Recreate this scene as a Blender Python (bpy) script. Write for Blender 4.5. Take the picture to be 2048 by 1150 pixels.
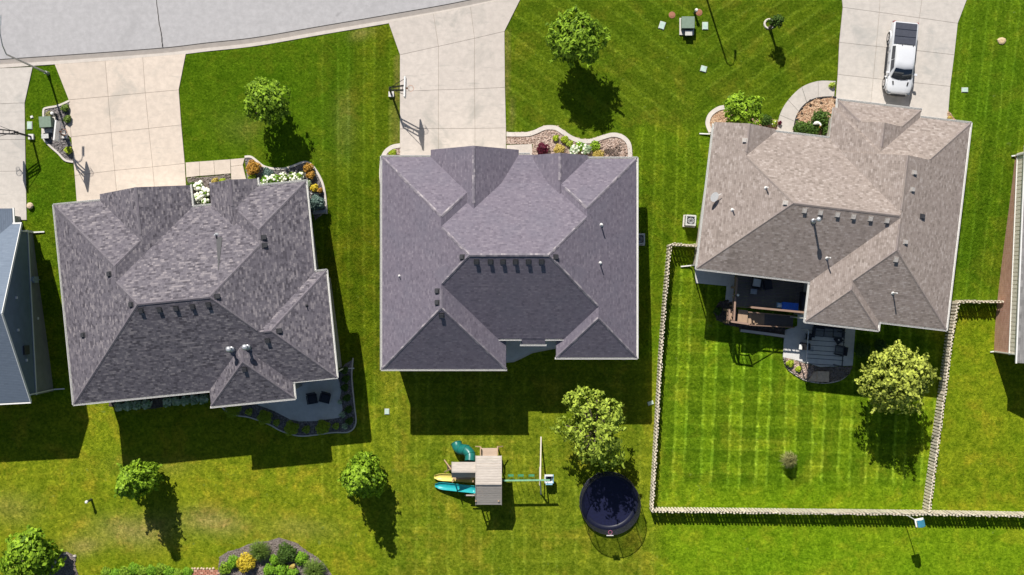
import bpy, bmesh, math, random
import numpy as np
from mathutils import Vector, Matrix, noise as mnoise

# ------------------------------------------------------------------ clear, camera, world, sun, exposure
for o in list(bpy.data.objects): bpy.data.objects.remove(o)
SC = bpy.context.scene; COL = SC.collection
R = math.radians
CAMH = 88.0          # drone height above the front lawns
FPX = 2200.0         # focal length in photograph pixels (2048 px wide)
cam = bpy.data.cameras.new('camera'); cam.sensor_width = 36.0; cam.lens = 36.0*FPX/2048.0
cam.clip_start = 1.0; cam.clip_end = 2000.0
camo = bpy.data.objects.new('camera', cam); COL.objects.link(camo)
camo.location = (0, 0, CAMH); camo.rotation_euler = (0, 0, 0); SC.camera = camo

SUN_EL = 44.8; SHX, SHY = 0.300, -0.954          # ground direction in which shadows fall
w = bpy.data.worlds.new('World'); SC.world = w; w.use_nodes = True
nt = w.node_tree; bg = nt.nodes['Background']
sky = nt.nodes.new('ShaderNodeTexSky'); sky.sky_type = 'NISHITA'; sky.sun_disc = False
sky.sun_elevation = R(SUN_EL); sky.sun_rotation = math.atan2(-SHX, -SHY); sky.air_density = 1.0; sky.dust_density = 0.6
nt.links.new(sky.outputs[0], bg.inputs[0]); bg.inputs[1].default_value = 0.062
sl = bpy.data.lights.new('sun', 'SUN'); sl.energy = 5.0; sl.angle = R(0.53); sl.color = (1.0, 0.95, 0.88)
so = bpy.data.objects.new('sun', sl); COL.objects.link(so)
ce = math.cos(R(SUN_EL))
so.rotation_euler = Vector((SHX*ce, SHY*ce, -math.sin(R(SUN_EL)))).to_track_quat('-Z', 'Y').to_euler()
so.location = (-20, 60, 80)
vs = SC.view_settings; vs.view_transform = 'Standard'; vs.look = 'None'; vs.gamma = 1.0; vs.exposure = 0.26
vs.use_curve_mapping = False
SC.render.engine = 'CYCLES'
SC.cycles.max_bounces = 6; SC.cycles.transparent_max_bounces = 12

# ------------------------------------------------------------------ terrain and photograph geometry
AX = [-400, 0, 150, 325, 412, 511, 645, 780, 924, 1100, 1300, 1600, 2400]
AY = [146, 119, 109, 96, 86, 75, 52, 29, 3, -36, -90, -190, -520]
def kerb_py(px): return float(np.interp(px, AX, AY))+17.0
def T(x, y):
    """height of the lawns: level fronts, falling about 2.7 m towards the back yards"""
    yc = 1.8+0.11*max(-40, min(40, x))*(1.0 if x < 0 else 0.7)
    t = (yc+8.2-y)/16.4; t = max(0.0, min(1.0, t))
    return -2.7*(0.5*t+0.5*t*t*(3-2*t))
def P(px, py, h=0.0):
    """world point that stands h above the lawn and is seen at photo pixel px,py"""
    z = h
    for _ in range(6):
        x = (px-1024)/FPX*(CAMH-z); y = (575-py)/FPX*(CAMH-z); z = T(x, y)+h
    return Vector((x, y, z))
def Q(px, py, z): return Vector(((px-1024)/FPX*(CAMH-z), (575-py)/FPX*(CAMH-z), z))

# ------------------------------------------------------------------ materials
MATS = {}
def srgb(r, g, b):
    f = lambda c: (c/255/12.92) if c/255 <= 0.04045 else ((c/255+0.055)/1.055)**2.4
    return (f(r), f(g), f(b))
class NT:
    def __init__(s, name):
        s.m = bpy.data.materials.new(name); s.m.use_nodes = True; s.t = s.m.node_tree; s.n = s.t.nodes
        s.b = s.n['Principled BSDF']; s.out = s.n['Material Output']
    def node(s, k, **kw):
        n = s.n.new(k)
        for a, v in kw.items(): setattr(n, a, v)
        return n
    def link(s, a, b): s.t.links.new(a, b)
    def val(s, sock, v):
        if hasattr(v, 'is_output'): s.link(v, sock)
        else: sock.default_value = v
    def coord(s, kind='Object'): return s.node('ShaderNodeTexCoord').outputs[kind]
    def noise(s, vec, scale, detail=3.0, rough=0.55, dist=0.0, out=0):
        n = s.node('ShaderNodeTexNoise'); s.link(vec, n.inputs['Vector'])
        n.inputs['Scale'].default_value = scale; n.inputs['Detail'].default_value = detail
        n.inputs['Roughness'].default_value = rough; n.inputs['Distortion'].default_value = dist
        return n.outputs[out]
    def ramp(s, f, a, b, va=0.0, vb=1.0):
        n = s.node('ShaderNodeMapRange', interpolation_type='SMOOTHSTEP'); s.val(n.inputs['Value'], f)
        n.inputs['From Min'].default_value = a; n.inputs['From Max'].default_value = b
        n.inputs['To Min'].default_value = va; n.inputs['To Max'].default_value = vb
        return n.outputs[0]
    def math(s, op, a, b=0.0, c=0.0):
        n = s.node('ShaderNodeMath', operation=op); s.val(n.inputs[0], a); s.val(n.inputs[1], b); s.val(n.inputs[2], c)
        return n.outputs[0]
    def mix(s, f, a, b, mode='MIX'):
        n = s.node('ShaderNodeMix', data_type='RGBA', blend_type=mode, clamp_factor=True)
        s.val(n.inputs[0], f)
        for i, v in ((6, a), (7, b)):
            if hasattr(v, 'is_output'): s.link(v, n.inputs[i])
            else: n.inputs[i].default_value = (*v[:3], 1.0)
        return n.outputs[2]
    def bump(s, h, strength=0.5, dist=0.02):
        n = s.node('ShaderNodeBump'); n.inputs['Strength'].default_value = strength; n.inputs['Distance'].default_value = dist
        s.link(h, n.inputs['Height']); s.link(n.outputs[0], s.b.inputs['Normal'])
    def scalevec(s, vec, sx, sy, sz):
        n = s.node('ShaderNodeMapping'); n.inputs['Scale'].default_value = (sx, sy, sz); s.link(vec, n.inputs['Vector']); return n.outputs[0]
def lum(c, k): return tuple(min(1.0, v*k) for v in c)

def simple(name, col, rough=0.6, metal=0.0, var=0.12, scale=6.0, bump=0.0, coat=0.0, spec=0.4):
    if name in MATS: return MATS[name]
    k = NT(name); v = k.coord()
    f = k.noise(v, scale, 4)
    k.link(k.mix(k.ramp(f, 0.3, 0.7), lum(col, 1-var), lum(col, 1+var)), k.b.inputs['Base Color'])
    k.b.inputs['Roughness'].default_value = rough; k.b.inputs['Metallic'].default_value = metal
    k.b.inputs['Coat Weight'].default_value = coat; k.b.inputs['Specular IOR Level'].default_value = spec
    if bump: k.bump(k.noise(v, scale*6, 3), bump, 0.02)
    MATS[name] = k.m; return k.m

def concrete(name, col, stain=0.16, grey=(0.33, 0.33, 0.31)):
    if name in MATS: return MATS[name]
    k = NT(name); v = k.coord()
    oi = k.node('ShaderNodeObjectInfo')
    big = k.noise(v, 0.28, 5, 0.65, 0.8); mid = k.noise(v, 2.2, 5, 0.65); fine = k.noise(v, 26, 3, 0.7)
    c = k.mix(k.ramp(mid, 0.3, 0.72), lum(col, 0.90), lum(col, 1.07))
    c = k.mix(k.math('MULTIPLY', k.ramp(big, 0.52, 0.74), stain*2.2), c, grey)
    oil = k.ramp(k.noise(v, 0.9, 3, 0.5), 0.70, 0.80); c = k.mix(k.math('MULTIPLY', oil, stain*2.0), c, lum(grey, 0.75))
    streak = k.noise(k.scalevec(v, 0.5, 3.0, 1), 1.6, 4, 0.6, 0.4)
    c = k.mix(k.math('MULTIPLY', k.ramp(streak, 0.56, 0.75), stain*1.3), c, grey)
    c = k.mix(k.ramp(fine, 0.25, 0.8, 0.0, 0.22), c, lum(col, 0.62))
    c = k.mix(k.math('MULTIPLY', oi.outputs['Random'], 0.24), c, lum(col, 0.66))
    k.link(c, k.b.inputs['Base Color']); k.b.inputs['Roughness'].default_value = 0.85
    k.bump(fine, 0.25, 0.01)
    MATS[name] = k.m; return k.m

def shingle(name, dark, mid, light, contrast=1.0, bw=0.55, rh=0.165, tint=(0.2, 0.16, 0.2), tw=0.3):
    k = NT(name); uv = k.coord('UV')
    def brick(w, h, off, sq=1.0):
        b = k.node('ShaderNodeTexBrick', offset=off, squash=sq, squash_frequency=3); k.link(uv, b.inputs['Vector'])
        b.inputs['Scale'].default_value = 1.0; b.inputs['Brick Width'].default_value = w; b.inputs['Row Height'].default_value = h
        b.inputs['Mortar Size'].default_value = 0.0; b.inputs['Color1'].default_value = (0, 0, 0, 1); b.inputs['Color2'].default_value = (1, 1, 1, 1)
        b.inputs['Mortar'].default_value = (0.5, 0.5, 0.5, 1)
        return b.outputs['Color']
    a = k.node('ShaderNodeSeparateColor'); k.link(brick(bw, rh, 0.37), a.inputs[0])
    b = k.node('ShaderNodeSeparateColor'); k.link(brick(bw*0.61, rh, 0.23, 1.4), b.inputs[0])
    r = k.math('ADD', k.math('MULTIPLY', a.outputs[0], 0.55), k.math('MULTIPLY', b.outputs[0], 0.45))
    r = k.math('ADD', k.math('MULTIPLY', k.math('SUBTRACT', r, 0.5), contrast), 0.5)
    c = k.mix(k.ramp(r, 0.05, 0.5), dark, mid); c = k.mix(k.ramp(r, 0.5, 0.95), c, light)
    big = k.noise(uv, 0.45, 4, 0.6); c = k.mix(k.ramp(big, 0.42, 0.68, 0.0, tw), c, tint)
    gr = k.noise(uv, 30, 2, 0.7); c = k.mix(k.ramp(gr, 0.3, 0.75, 0.0, 0.35), c, lum(mid, 0.55))
    st = k.noise(k.scalevec(uv, 1.5, 0.12, 1), 2.0, 3, 0.6); c = k.mix(k.ramp(st, 0.5, 0.8, 0.0, 0.22), c, lum(mid, 0.7))
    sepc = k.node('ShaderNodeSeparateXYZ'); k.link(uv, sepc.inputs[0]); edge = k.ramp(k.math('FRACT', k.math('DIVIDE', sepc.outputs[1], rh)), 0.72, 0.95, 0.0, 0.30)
    c = k.mix(edge, c, lum(dark, 0.55))  # shadow line of each course, painted into the shingle colour
    k.link(c, k.b.inputs['Base Color']); k.b.inputs['Roughness'].default_value = 0.92; k.b.inputs['Specular IOR Level'].default_value = 0.1
    # every course is a small step: saw-tooth relief up the slope plus random tab thickness
    sep = k.node('ShaderNodeSeparateXYZ'); k.link(uv, sep.inputs[0])
    saw = k.math('FRACT', k.math('DIVIDE', sep.outputs[1], rh))
    h = k.math('ADD', k.math('MULTIPLY', saw, -0.6), k.math('MULTIPLY', a.outputs[0], 0.4))
    h = k.math('ADD', h, k.math('MULTIPLY', gr, 0.5))
    k.bump(h, 0.55, 0.012)
    MATS[name] = k.m; return k.m

def leafmat(name, dark, light, trans=0.25, rough=0.5):
    if name in MATS: return MATS[name]
    k = NT(name); at = k.node('ShaderNodeAttribute', attribute_name='var')
    v = k.coord(); n = k.noise(v, 1.2, 2)
    f = k.math('ADD', k.math('MULTIPLY', at.outputs['Fac'], 0.75), k.math('MULTIPLY', n, 0.25))
    c = k.mix(f, dark, light); k.link(c, k.b.inputs['Base Color']); k.b.inputs['Roughness'].default_value = rough
    k.b.inputs['Specular IOR Level'].default_value = 0.12
    tr = k.node('ShaderNodeBsdfTranslucent'); k.link(c, tr.inputs[0])
    mx = k.node('ShaderNodeMixShader'); mx.inputs[0].default_value = trans
    k.link(k.b.outputs[0], mx.inputs[1]); k.link(tr.outputs[0], mx.inputs[2]); k.link(mx.outputs[0], k.out.inputs[0])
    MATS[name] = k.m; return k.m

def rocks(name, a, b, c3, scale=9.0, bump=0.9):
    if name in MATS: return MATS[name]
    k = NT(name); v = k.coord()
    vo = k.node('ShaderNodeTexVoronoi'); vo.inputs['Scale'].default_value = scale; k.link(v, vo.inputs['Vector'])
    sp = k.node('ShaderNodeSeparateColor'); k.link(vo.outputs['Color'], sp.inputs[0])
    c = k.mix(sp.outputs[0], a, b); c = k.mix(k.ramp(sp.outputs[1], 0.6, 0.8), c, c3)
    c = k.mix(k.ramp(vo.outputs['Distance'], 0.35, 0.75, 0, 0.6), c, lum(a, 0.35))
    c = k.mix(k.ramp(k.noise(v, 1.3, 3), 0.35, 0.7, 0, 0.35), c, lum(a, 0.7))
    k.link(c, k.b.inputs['Base Color']); k.b.inputs['Roughness'].default_value = 0.9
    k.bump(k.math('SUBTRACT', 1.0, vo.outputs['Distance']), bump, 0.05)
    MATS[name] = k.m; return k.m

def brickmat(name, c1, c2, mortar, bw=0.25, rh=0.09):
    k = NT(name); uv = k.coord('UV'); b = k.node('ShaderNodeTexBrick', offset=0.5); k.link(uv, b.inputs['Vector'])
    b.inputs['Scale'].default_value = 1; b.inputs['Brick Width'].default_value = bw; b.inputs['Row Height'].default_value = rh
    b.inputs['Mortar Size'].default_value = 0.009
    for i, c in (('Color1', c1), ('Color2', c2), ('Mortar', mortar)): b.inputs[i].default_value = (*c, 1)
    c = k.mix(k.ramp(k.noise(uv, 1.7, 3), 0.3, 0.7, 0, 0.4), b.outputs['Color'], lum(c2, 0.6))
    k.link(c, k.b.inputs['Base Color']); k.b.inputs['Roughness'].default_value = 0.9
    k.bump(k.math('SUBTRACT', 1.0, b.outputs['Fac']), 0.6, 0.01); MATS[name] = k.m; return k.m

def siding(name, col, step=0.15):
    k = NT(name); uv = k.coord('UV'); sep = k.node('ShaderNodeSeparateXYZ'); k.link(uv, sep.inputs[0])
    saw = k.math('FRACT', k.math('DIVIDE', sep.outputs[1], step))
    c = k.mix(k.ramp(k.noise(uv, 1.4, 4), 0.3, 0.7), lum(col, 0.9), lum(col, 1.08))
    k.link(c, k.b.inputs['Base Color']); k.b.inputs['Roughness'].default_value = 0.6
    k.bump(k.math('SUBTRACT', 1.0, saw), 0.8, 0.02); MATS[name] = k.m; return k.m

def woodmat(name, col, var=0.25, along='X'):
    if name in MATS: return MATS[name]
    k = NT(name); v = k.coord(); oi = k.node('ShaderNodeObjectInfo')
    s = {'X': (0.6, 9, 9), 'Y': (9, 0.6, 9), 'Z': (9, 9, 0.6)}[along]
    g = k.noise(k.scalevec(v, *s), 3.0, 5, 0.65)
    c = k.mix(k.ramp(g, 0.28, 0.72), lum(col, 1-var), lum(col, 1+var*0.6))
    c = k.mix(k.math('MULTIPLY', oi.outputs['Random'], 0.35), c, lum(col, 0.62))
    k.link(c, k.b.inputs['Base Color']); k.b.inputs['Roughness'].default_value = 0.8; k.bump(g, 0.3, 0.006)
    MATS[name] = k.m; return k.m

WHITE = simple('white_trim', (0.74, 0.73, 0.70), 0.5, var=0.05)
BLACK = simple('black_plastic', (0.018, 0.018, 0.020), 0.5)
DARKMETAL = simple('dark_metal', (0.03, 0.03, 0.034), 0.45, 0.6)
GALV = simple('galvanised', (0.42, 0.43, 0.44), 0.45, 0.7)
GREY = simple('grey_paint', (0.3, 0.3, 0.31), 0.6)

# ------------------------------------------------------------------ mesh building
class MB:
    """collects geometry in world coordinates and links it as one mesh object"""
    def __init__(s): s.v = []; s.f = []; s.mi = []; s.uv = None
    def add(s, vs_, fs, mi=0):
        o = len(s.v); s.v += [tuple(v) for v in vs_]; s.f += [tuple(i+o for i in f) for f in fs]; s.mi += [mi]*len(fs); return s
    def box(s, c, size, rz=0.0, mi=0, mat=None):
        hx, hy, hz = size[0]/2, size[1]/2, size[2]/2; M = mat or Matrix.Rotation(rz, 3, 'Z'); c = Vector(c)
        vs_ = [c+M@Vector((x*hx, y*hy, z*hz)) for z in (-1, 1) for x, y in ((-1, -1), (1, -1), (1, 1), (-1, 1))]
        return s.add(vs_, [(3, 2, 1, 0), (4, 5, 6, 7), (0, 1, 5, 4), (1, 2, 6, 5), (2, 3, 7, 6), (3, 0, 4, 7)], mi)
    def bar(s, a, b, wd, ht, mi=0):
        a, b = Vector(a), Vector(b); d = b-a; L = d.length; q = d.to_track_quat('X', 'Z').to_matrix()
        return s.box((a+b)/2, (L, wd, ht), mat=q, mi=mi)
    def cyl(s, a, b, r0, r1=None, n=10, mi=0, caps=True):
        r1 = r0 if r1 is None else r1; a, b = Vector(a), Vector(b); q = (b-a).to_track_quat('Z', 'Y').to_matrix()
        vs_ = []
        for p, r in ((a, r0), (b, r1)):
            vs_ += [p+q@Vector((r*math.cos(2*math.pi*i/n), r*math.sin(2*math.pi*i/n), 0)) for i in range(n)]
        fs = [(i, (i+1) % n, n+(i+1) % n, n+i) for i in range(n)]
        if caps: fs += [tuple(range(n-1, -1, -1)), tuple(range(n, 2*n))]
        return s.add(vs_, fs, mi)
    def tube(s, pts, r, n=8, mi=0, caps=True):
        pts = [Vector(p) for p in pts]; rs = r if isinstance(r, (list, tuple)) else [r]*len(pts); vs_ = []
        for i, p in enumerate(pts):
            d = (pts[min(i+1, len(pts)-1)]-pts[max(i-1, 0)]); q = d.to_track_quat('Z', 'Y').to_matrix()
            vs_ += [p+q@Vector((rs[i]*math.cos(2*math.pi*k/n), rs[i]*math.sin(2*math.pi*k/n), 0)) for k in range(n)]
        fs = [(i*n+k, i*n+(k+1) % n, (i+1)*n+(k+1) % n, (i+1)*n+k) for i in range(len(pts)-1) for k in range(n)]
        if caps: fs += [tuple(range(n-1, -1, -1)), tuple((len(pts)-1)*n+k for k in range(n))]
        return s.add(vs_, fs, mi)
    def ring(s, c, R_, r, n=24, m=6, ax=None, mi=0):
        c = Vector(c); q = (Vector(ax) if ax else Vector((0, 0, 1))).to_track_quat('Z', 'Y').to_matrix(); vs_ = []
        for i in range(n):
            a = 2*math.pi*i/n
            for j in range(m):
                b = 2*math.pi*j/m; rr = R_+r*math.cos(b); vs_.append(c+q@Vector((rr*math.cos(a), rr*math.sin(a), r*math.sin(b))))
        return s.add(vs_, [(i*m+j, ((i+1) % n)*m+j, ((i+1) % n)*m+(j+1) % m, i*m+(j+1) % m) for i in range(n) for j in range(m)], mi)
    def prism(s, top, depth, mi=0):
        """top: list of 3D points (counter-clockwise seen from above); skirts down by depth"""
        top = [Vector(p) for p in top]; n = len(top)
        ar = sum(top[i].x*top[(i+1) % n].y-top[(i+1) % n].x*top[i].y for i in range(n))
        if ar < 0: top = top[::-1]
        vs_ = top+[p-Vector((0, 0, depth)) for p in top]
        return s.add(vs_, [tuple(range(n))]+[(i, n+i, n+(i+1) % n, (i+1) % n) for i in range(n)], mi)
    def lathe(s, c, prof, n=16, mi=0):
        c = Vector(c); vs_ = [c+Vector((r*math.cos(2*math.pi*i/n), r*math.sin(2*math.pi*i/n), z)) for r, z in prof for i in range(n)]
        fs = [(j*n+i, j*n+(i+1) % n, (j+1)*n+(i+1) % n, (j+1)*n+i) for j in range(len(prof)-1) for i in range(n)]
        fs += [tuple(range(n-1, -1, -1)), tuple((len(prof)-1)*n+i for i in range(n))]
        return s.add(vs_, fs, mi)
    def loft(s, rings, closed=True, caps=True, mi=0):
        n = len(rings[0]); vs_ = [p for r in rings for p in r]; e = n if closed else n-1
        fs = [(j*n+i, j*n+(i+1) % n, (j+1)*n+(i+1) % n, (j+1)*n+i) for j in range(len(rings)-1) for i in range(e)]
        if caps: fs += [tuple(range(n-1, -1, -1)), tuple((len(rings)-1)*n+i for i in range(n))]
        return s.add(vs_, fs, mi)
    def strip(s, pts, wl, wr, zt=0.1, depth=0.2, closed=False, mi=0):
        """kerb-like band along a polyline of 3D points: wl to the left, wr to the right, top zt above the points"""
        pts = [Vector(p) for p in pts]; n = len(pts); L, Rr = [], []
        for i in range(n):
            a = pts[i-1] if (i or closed) else pts[i]; b = pts[(i+1) % n] if (i < n-1 or closed) else pts[i]
            d = (b-a); d.z = 0; d.normalize(); nn = Vector((-d.y, d.x, 0)); up = Vector((0, 0, zt))
            L.append(pts[i]+nn*wl+up); Rr.append(pts[i]-nn*wr+up)
        e = n if closed else n-1; dn = Vector((0, 0, depth))
        for i in range(e):
            j = (i+1) % n
            s.add([L[i], Rr[i], Rr[j], L[j], L[i]-dn, Rr[i]-dn, Rr[j]-dn, L[j]-dn], [(0, 1, 2, 3), (0, 3, 7, 4), (1, 5, 6, 2), (0, 4, 5, 1), (3, 2, 6, 7)], mi)
        return s
    def build(s, name, mats, parent=None, smooth=False, uvface=False):
        me = bpy.data.meshes.new(name); me.from_pydata(s.v, [], s.f); me.update()
        mats = mats if isinstance(mats, (list, tuple)) else [mats]
        for m in mats: me.materials.append(m)
        if len(mats) > 1: me.polygons.foreach_set('material_index', s.mi)
        bm = bmesh.new(); bm.from_mesh(me); bmesh.ops.recalc_face_normals(bm, faces=bm.faces); bm.to_mesh(me); bm.free()
        if uvface: face_uv(me)
        if smooth: me.polygons.foreach_set('use_smooth', [True]*len(me.polygons))
        o = bpy.data.objects.new(name, me); COL.objects.link(o); attach(o, parent); return o
def attach(o, parent):
    if parent is not None:
        o.parent = parent
        if parent.type == 'EMPTY': o.matrix_parent_inverse = Matrix.Translation(-Vector(parent.location))
def face_uv(me):
    uvl = me.uv_layers.new(name='UVMap'); d = uvl.data
    for p in me.polygons:
        n = p.normal
        h = Vector((0, 0, 1)).cross(n)
        h = Vector((1, 0, 0)) if h.length < 1e-3 else h.normalized()
        u = n.cross(h); off = 3.7*round(n.x*7)+5.3*round(n.y*7)
        for li in p.loop_indices:
            co = me.vertices[me.loops[li].vertex_index].co
            d[li].uv = (co.dot(h)+off, co.dot(u)+off*0.37)
def thing(name, label, cat, loc, group=None):
    o = bpy.data.objects.new(name, None); COL.objects.link(o); o.location = loc; o.empty_display_size = 0.2
    o['label'] = label; o['category'] = cat
    if group: o['group'] = group
    return o
def tag(o, label, cat, group=None):
    o['label'] = label; o['category'] = cat
    if group: o['group'] = group
    return o
def struct(o, kind='structure'): o['kind'] = kind; return o
def place(name, me, loc, rz, parent, scale=(1, 1, 1)):
    o = bpy.data.objects.new(name, me); COL.objects.link(o); o.location = loc; o.rotation_euler = (0, 0, rz); o.scale = scale
    attach(o, parent); return o
def catmull(pts, n=6, closed=False):
    out = []; m = len(pts); rg = range(m if closed else m-1)
    for i in rg:
        p = [Vector(pts[(i+k) % m] if closed else pts[max(0, min(m-1, i+k))]) for k in (-1, 0, 1, 2)]
        for t in np.linspace(0, 1, n, endpoint=False):
            out.append(0.5*((2*p[1])+(-p[0]+p[2])*t+(2*p[0]-5*p[1]+4*p[2]-p[3])*t*t+(-p[0]+3*p[1]-3*p[2]+p[3])*t**3))
    if not closed: out.append(Vector(pts[-1]))
    return out
# ------------------------------------------------------------------ lawn sheet
def smooth(a, b, t):
    t = np.clip((t-a)/(b-a), 0, 1); return t*t*(3-2*t)
def lawn():
    xs = np.unique(np.concatenate([[-900, -400, -200, -120, -80, -62], np.arange(-50, 50.01, 0.4), [62, 80, 120, 200, 400, 900]]))
    ys = np.unique(np.concatenate([[-900, -400, -200, -100, -60, -42], np.arange(-32, 32.01, 0.4), [42, 60, 100, 200, 400, 900]]))
    X, Y = np.meshgrid(xs, ys); Z = np.vectorize(T)(X, Y)
    # photo-plane coordinates of the lawn points, only to lay out mowing patterns and lots
    PX = 1024+X*FPX/(CAMH-Z); PY = 575-Y*FPX/(CAMH-Z)
    kp = np.interp(PX, AX, AY)+17
    Z = Z-0.32*np.clip((kp-PY)/12.0-0.1, 0, 1)
    rng = np.random.default_rng(5)
    wob = np.vectorize(lambda x, y: mnoise.noise(Vector((x*0.25, y*0.25, 3.1))))(X, Y)*14
    def zone(x0, x1, y0, y1, s=18):
        a = PX+wob; b = PY+wob
        return smooth(x0-s, x0+s, a)*(1-smooth(x1-s, x1+s, a))*smooth(y0-s, y0+s, b)*(1-smooth(y1-s, y1+s, b))
    base = np.zeros(X.shape+(3,)); base[:] = (0.088, 0.142, 0.012)
    def paint(m, c, k=1.0):
        base[:] = base*(1-k*m[..., None])+np.array(c)*k*m[..., None]
    paint(zone(-300, 800, -50, 430), (0.058, 0.112, 0.009))
    paint(zone(700, 800, 40, 400, 8), (0.078, 0.122, 0.011))
    paint(zone(640, 800, 330, 1000), (0.080, 0.120, 0.010))
    paint(zone(1010, 1700, -60, 480), (0.074, 0.118, 0.012))
    paint(zone(1270, 1420, 250, 1010, 10), (0.090, 0.150, 0.012))
    paint(zone(1880, 2300, -60, 620), (0.078, 0.142, 0.012))
    paint(zone(-300, 760, 800, 1400), (0.155, 0.192, 0.020))
    paint(zone(760, 1320, 720, 1400), (0.132, 0.172, 0.020))
    paint(zone(1325, 1880, 500, 1015, 6), (0.118, 0.196, 0.014))
    paint(zone(1870, 2300, 620, 1020, 6), (0.140, 0.190, 0.016))
    paint(zone(1320, 2300, 1035, 1400, 45), (0.125, 0.212, 0.014))
    base *= np.array((1.38, 1.34, 0.62))
    def blob(x, y, rx, ry): return np.exp(-(((PX-x+wob)/rx)**2+((PY-y+wob)/ry)**2))
    for x, y, rx, ry, kk in ((268, 1060, 70, 28, .8), (425, 1045, 60, 22, .75), (165, 1090, 40, 18, .7), (20, 1020, 60, 30, .35), (600, 1060, 70, 25, .3), (720, 66, 25, 10, .5), (300, 930, 80, 20, .2),
                             (480, 250, 40, 30, .15), (690, 250, 20, 60, .2), (1090, 330, 40, 60, .2)):
        paint(blob(x, y, rx, ry), (0.34, 0.275, 0.085), kk)
    for z_ in (zone(1010, 1019, 66, 264, 3), zone(788, 800, 110, 290, 4), zone(800, 1010, -20, -10, 2)): paint(z_, (0.22, 0.19, 0.05), .55)
    # mowing coordinate (in stripe periods) and its strength
    SU = np.zeros(X.shape); SA = np.zeros(X.shape); SV = np.zeros(X.shape); SB = np.zeros(X.shape)
    def mow(mask, su=None, a=0, sv=None, b=0):
        m = mask > 0.02
        if su is not None: SU[m] = su[m]; SA[m] = (a*mask)[m]
        if sv is not None: SV[m] = sv[m]; SB[m] = (b*mask)[m]
    mow(zone(1010, 1400, -60, 330, 12), (-0.6*PX+0.8*PY)/62, .45); mow(zone(1400, 1700, -60, 330, 12), (0.57*PX+0.82*PY)/58, .52)
    mow(zone(1270, 1410, 250, 1010, 12), (PX+0.03*PY)/44, .55); mow(zone(1890, 2300, -60, 620, 8), (PX+0.11*PY)/46, .5)
    mow(zone(630, 800, 60, 1000, 10), PX/52, .5); mow(zone(770, 1310, 740, 1200, 10), PX/64, .35, PY/48, .4)
    mow(zone(-200, 770, 820, 1200, 10), None, 0, PY/95, .15); mow(zone(1870, 2300, 640, 1020, 8), None, 0, (PY-0.05*PX)/26, .2)
    yard = smooth(1318, 1328, PX)*(1-smooth(1866, 1880, PX))*smooth(500, 540, PY)
    mow(yard*(1-smooth(955, 985, PY+wob*.5)), (PX+0.042*(PY-900)-1348)/55.1, 1.0, (PY-0.03*PX-20)/48.0, .8)
    ny, nx = X.shape; V = np.stack([X, Y, Z], -1).reshape(-1, 3)
    idx = np.arange(nx*ny).reshape(ny, nx)
    F = np.stack([idx[:-1, :-1], idx[:-1, 1:], idx[1:, 1:], idx[1:, :-1]], -1).reshape(-1, 4)
    me = bpy.data.meshes.new('lawn'); me.from_pydata(V.tolist(), [], F.tolist()); me.update()
    me.polygons.foreach_set('use_smooth', [True]*len(me.polygons))
    a = me.attributes.new('tone', 'FLOAT_COLOR', 'POINT'); a.data.foreach_set('color', np.concatenate([base.reshape(-1, 3), np.ones((nx*ny, 1))], 1).astype(np.float32).ravel())
    a = me.attributes.new('mow', 'FLOAT_VECTOR', 'POINT'); a.data.foreach_set('vector', np.stack([SU, SV, SA*0], -1).astype(np.float32).ravel())
    a = me.attributes.new('mowk', 'FLOAT_VECTOR', 'POINT'); a.data.foreach_set('vector', np.stack([SA, SB, SA*0], -1).astype(np.float32).ravel())
    k = NT('lawn_grass'); v = k.coord()
    tone = k.node('ShaderNodeAttribute', attribute_name='tone').outputs['Color']
    mow = k.node('ShaderNodeSeparateXYZ'); k.link(k.node('ShaderNodeAttribute', attribute_name='mow').outputs['Vector'], mow.inputs[0])
    mk = k.node('ShaderNodeSeparateXYZ'); k.link(k.node('ShaderNodeAttribute', attribute_name='mowk').outputs['Vector'], mk.inputs[0])
    wobble = k.math('MULTIPLY', k.math('SUBTRACT', k.noise(v, 0.7, 4, 0.6), 0.5), 0.16)
    brk = k.ramp(k.noise(v, 0.5, 4, 0.7), 0.28, 0.66, 0.12, 1.0); rag = k.ramp(k.noise(v, 6.0, 3, 0.7), 0.35, 0.6, 0.35, 1.0)
    def line(coord, kk, width):
        fr = k.math('FRACT', k.math('ADD', coord, wobble))
        d0 = k.math('MINIMUM', fr, k.math('SUBTRACT', 1.0, fr)); d1 = k.math('ABSOLUTE', k.math('SUBTRACT', fr, 0.4))
        l = k.math('SUBTRACT', 1.0, k.ramp(k.math('MINIMUM', d0, d1), 0.015, width))
        return k.math('MULTIPLY', k.math('MULTIPLY', k.math('MULTIPLY', l, kk), brk), rag)
    def band(coord, kk):
        fr = k.math('FRACT', k.math('ADD', coord, wobble))
        return k.math('MULTIPLY', k.math('MULTIPLY', k.ramp(fr, 0.38, 0.48), k.ramp(fr, 1.0, 0.92)), kk)
    l1 = line(mow.outputs[0], mk.outputs[0], 0.085); l2 = line(mow.outputs[1], mk.outputs[1], 0.07)
    b1 = band(mow.outputs[0], mk.outputs[0]); b2 = band(mow.outputs[1], mk.outputs[1])
    c = tone
    def tweak(col, f, mult, k_=1.0):
        return k.mix(k.math('MULTIPLY', f, k_), col, k.mix(1.0, col, mult, 'MULTIPLY'))
    c = tweak(c, b1, (0.62, 0.68, 0.75), 0.75); c = tweak(c, b2, (0.66, 0.74, 0.75), 0.7)
    c = tweak(c, l1, (2.1, 1.95, 3.5), 0.85); c = tweak(c, l2, (1.8, 1.7, 2.5), 0.55)
    n1 = k.noise(v, 0.22, 4, 0.6); n2 = k.noise(v, 1.1, 5, 0.68, 0.2); n3 = k.noise(v, 5.0, 5, 0.78, 0.15); n4 = k.noise(v, 17, 3, 0.8)
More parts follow.
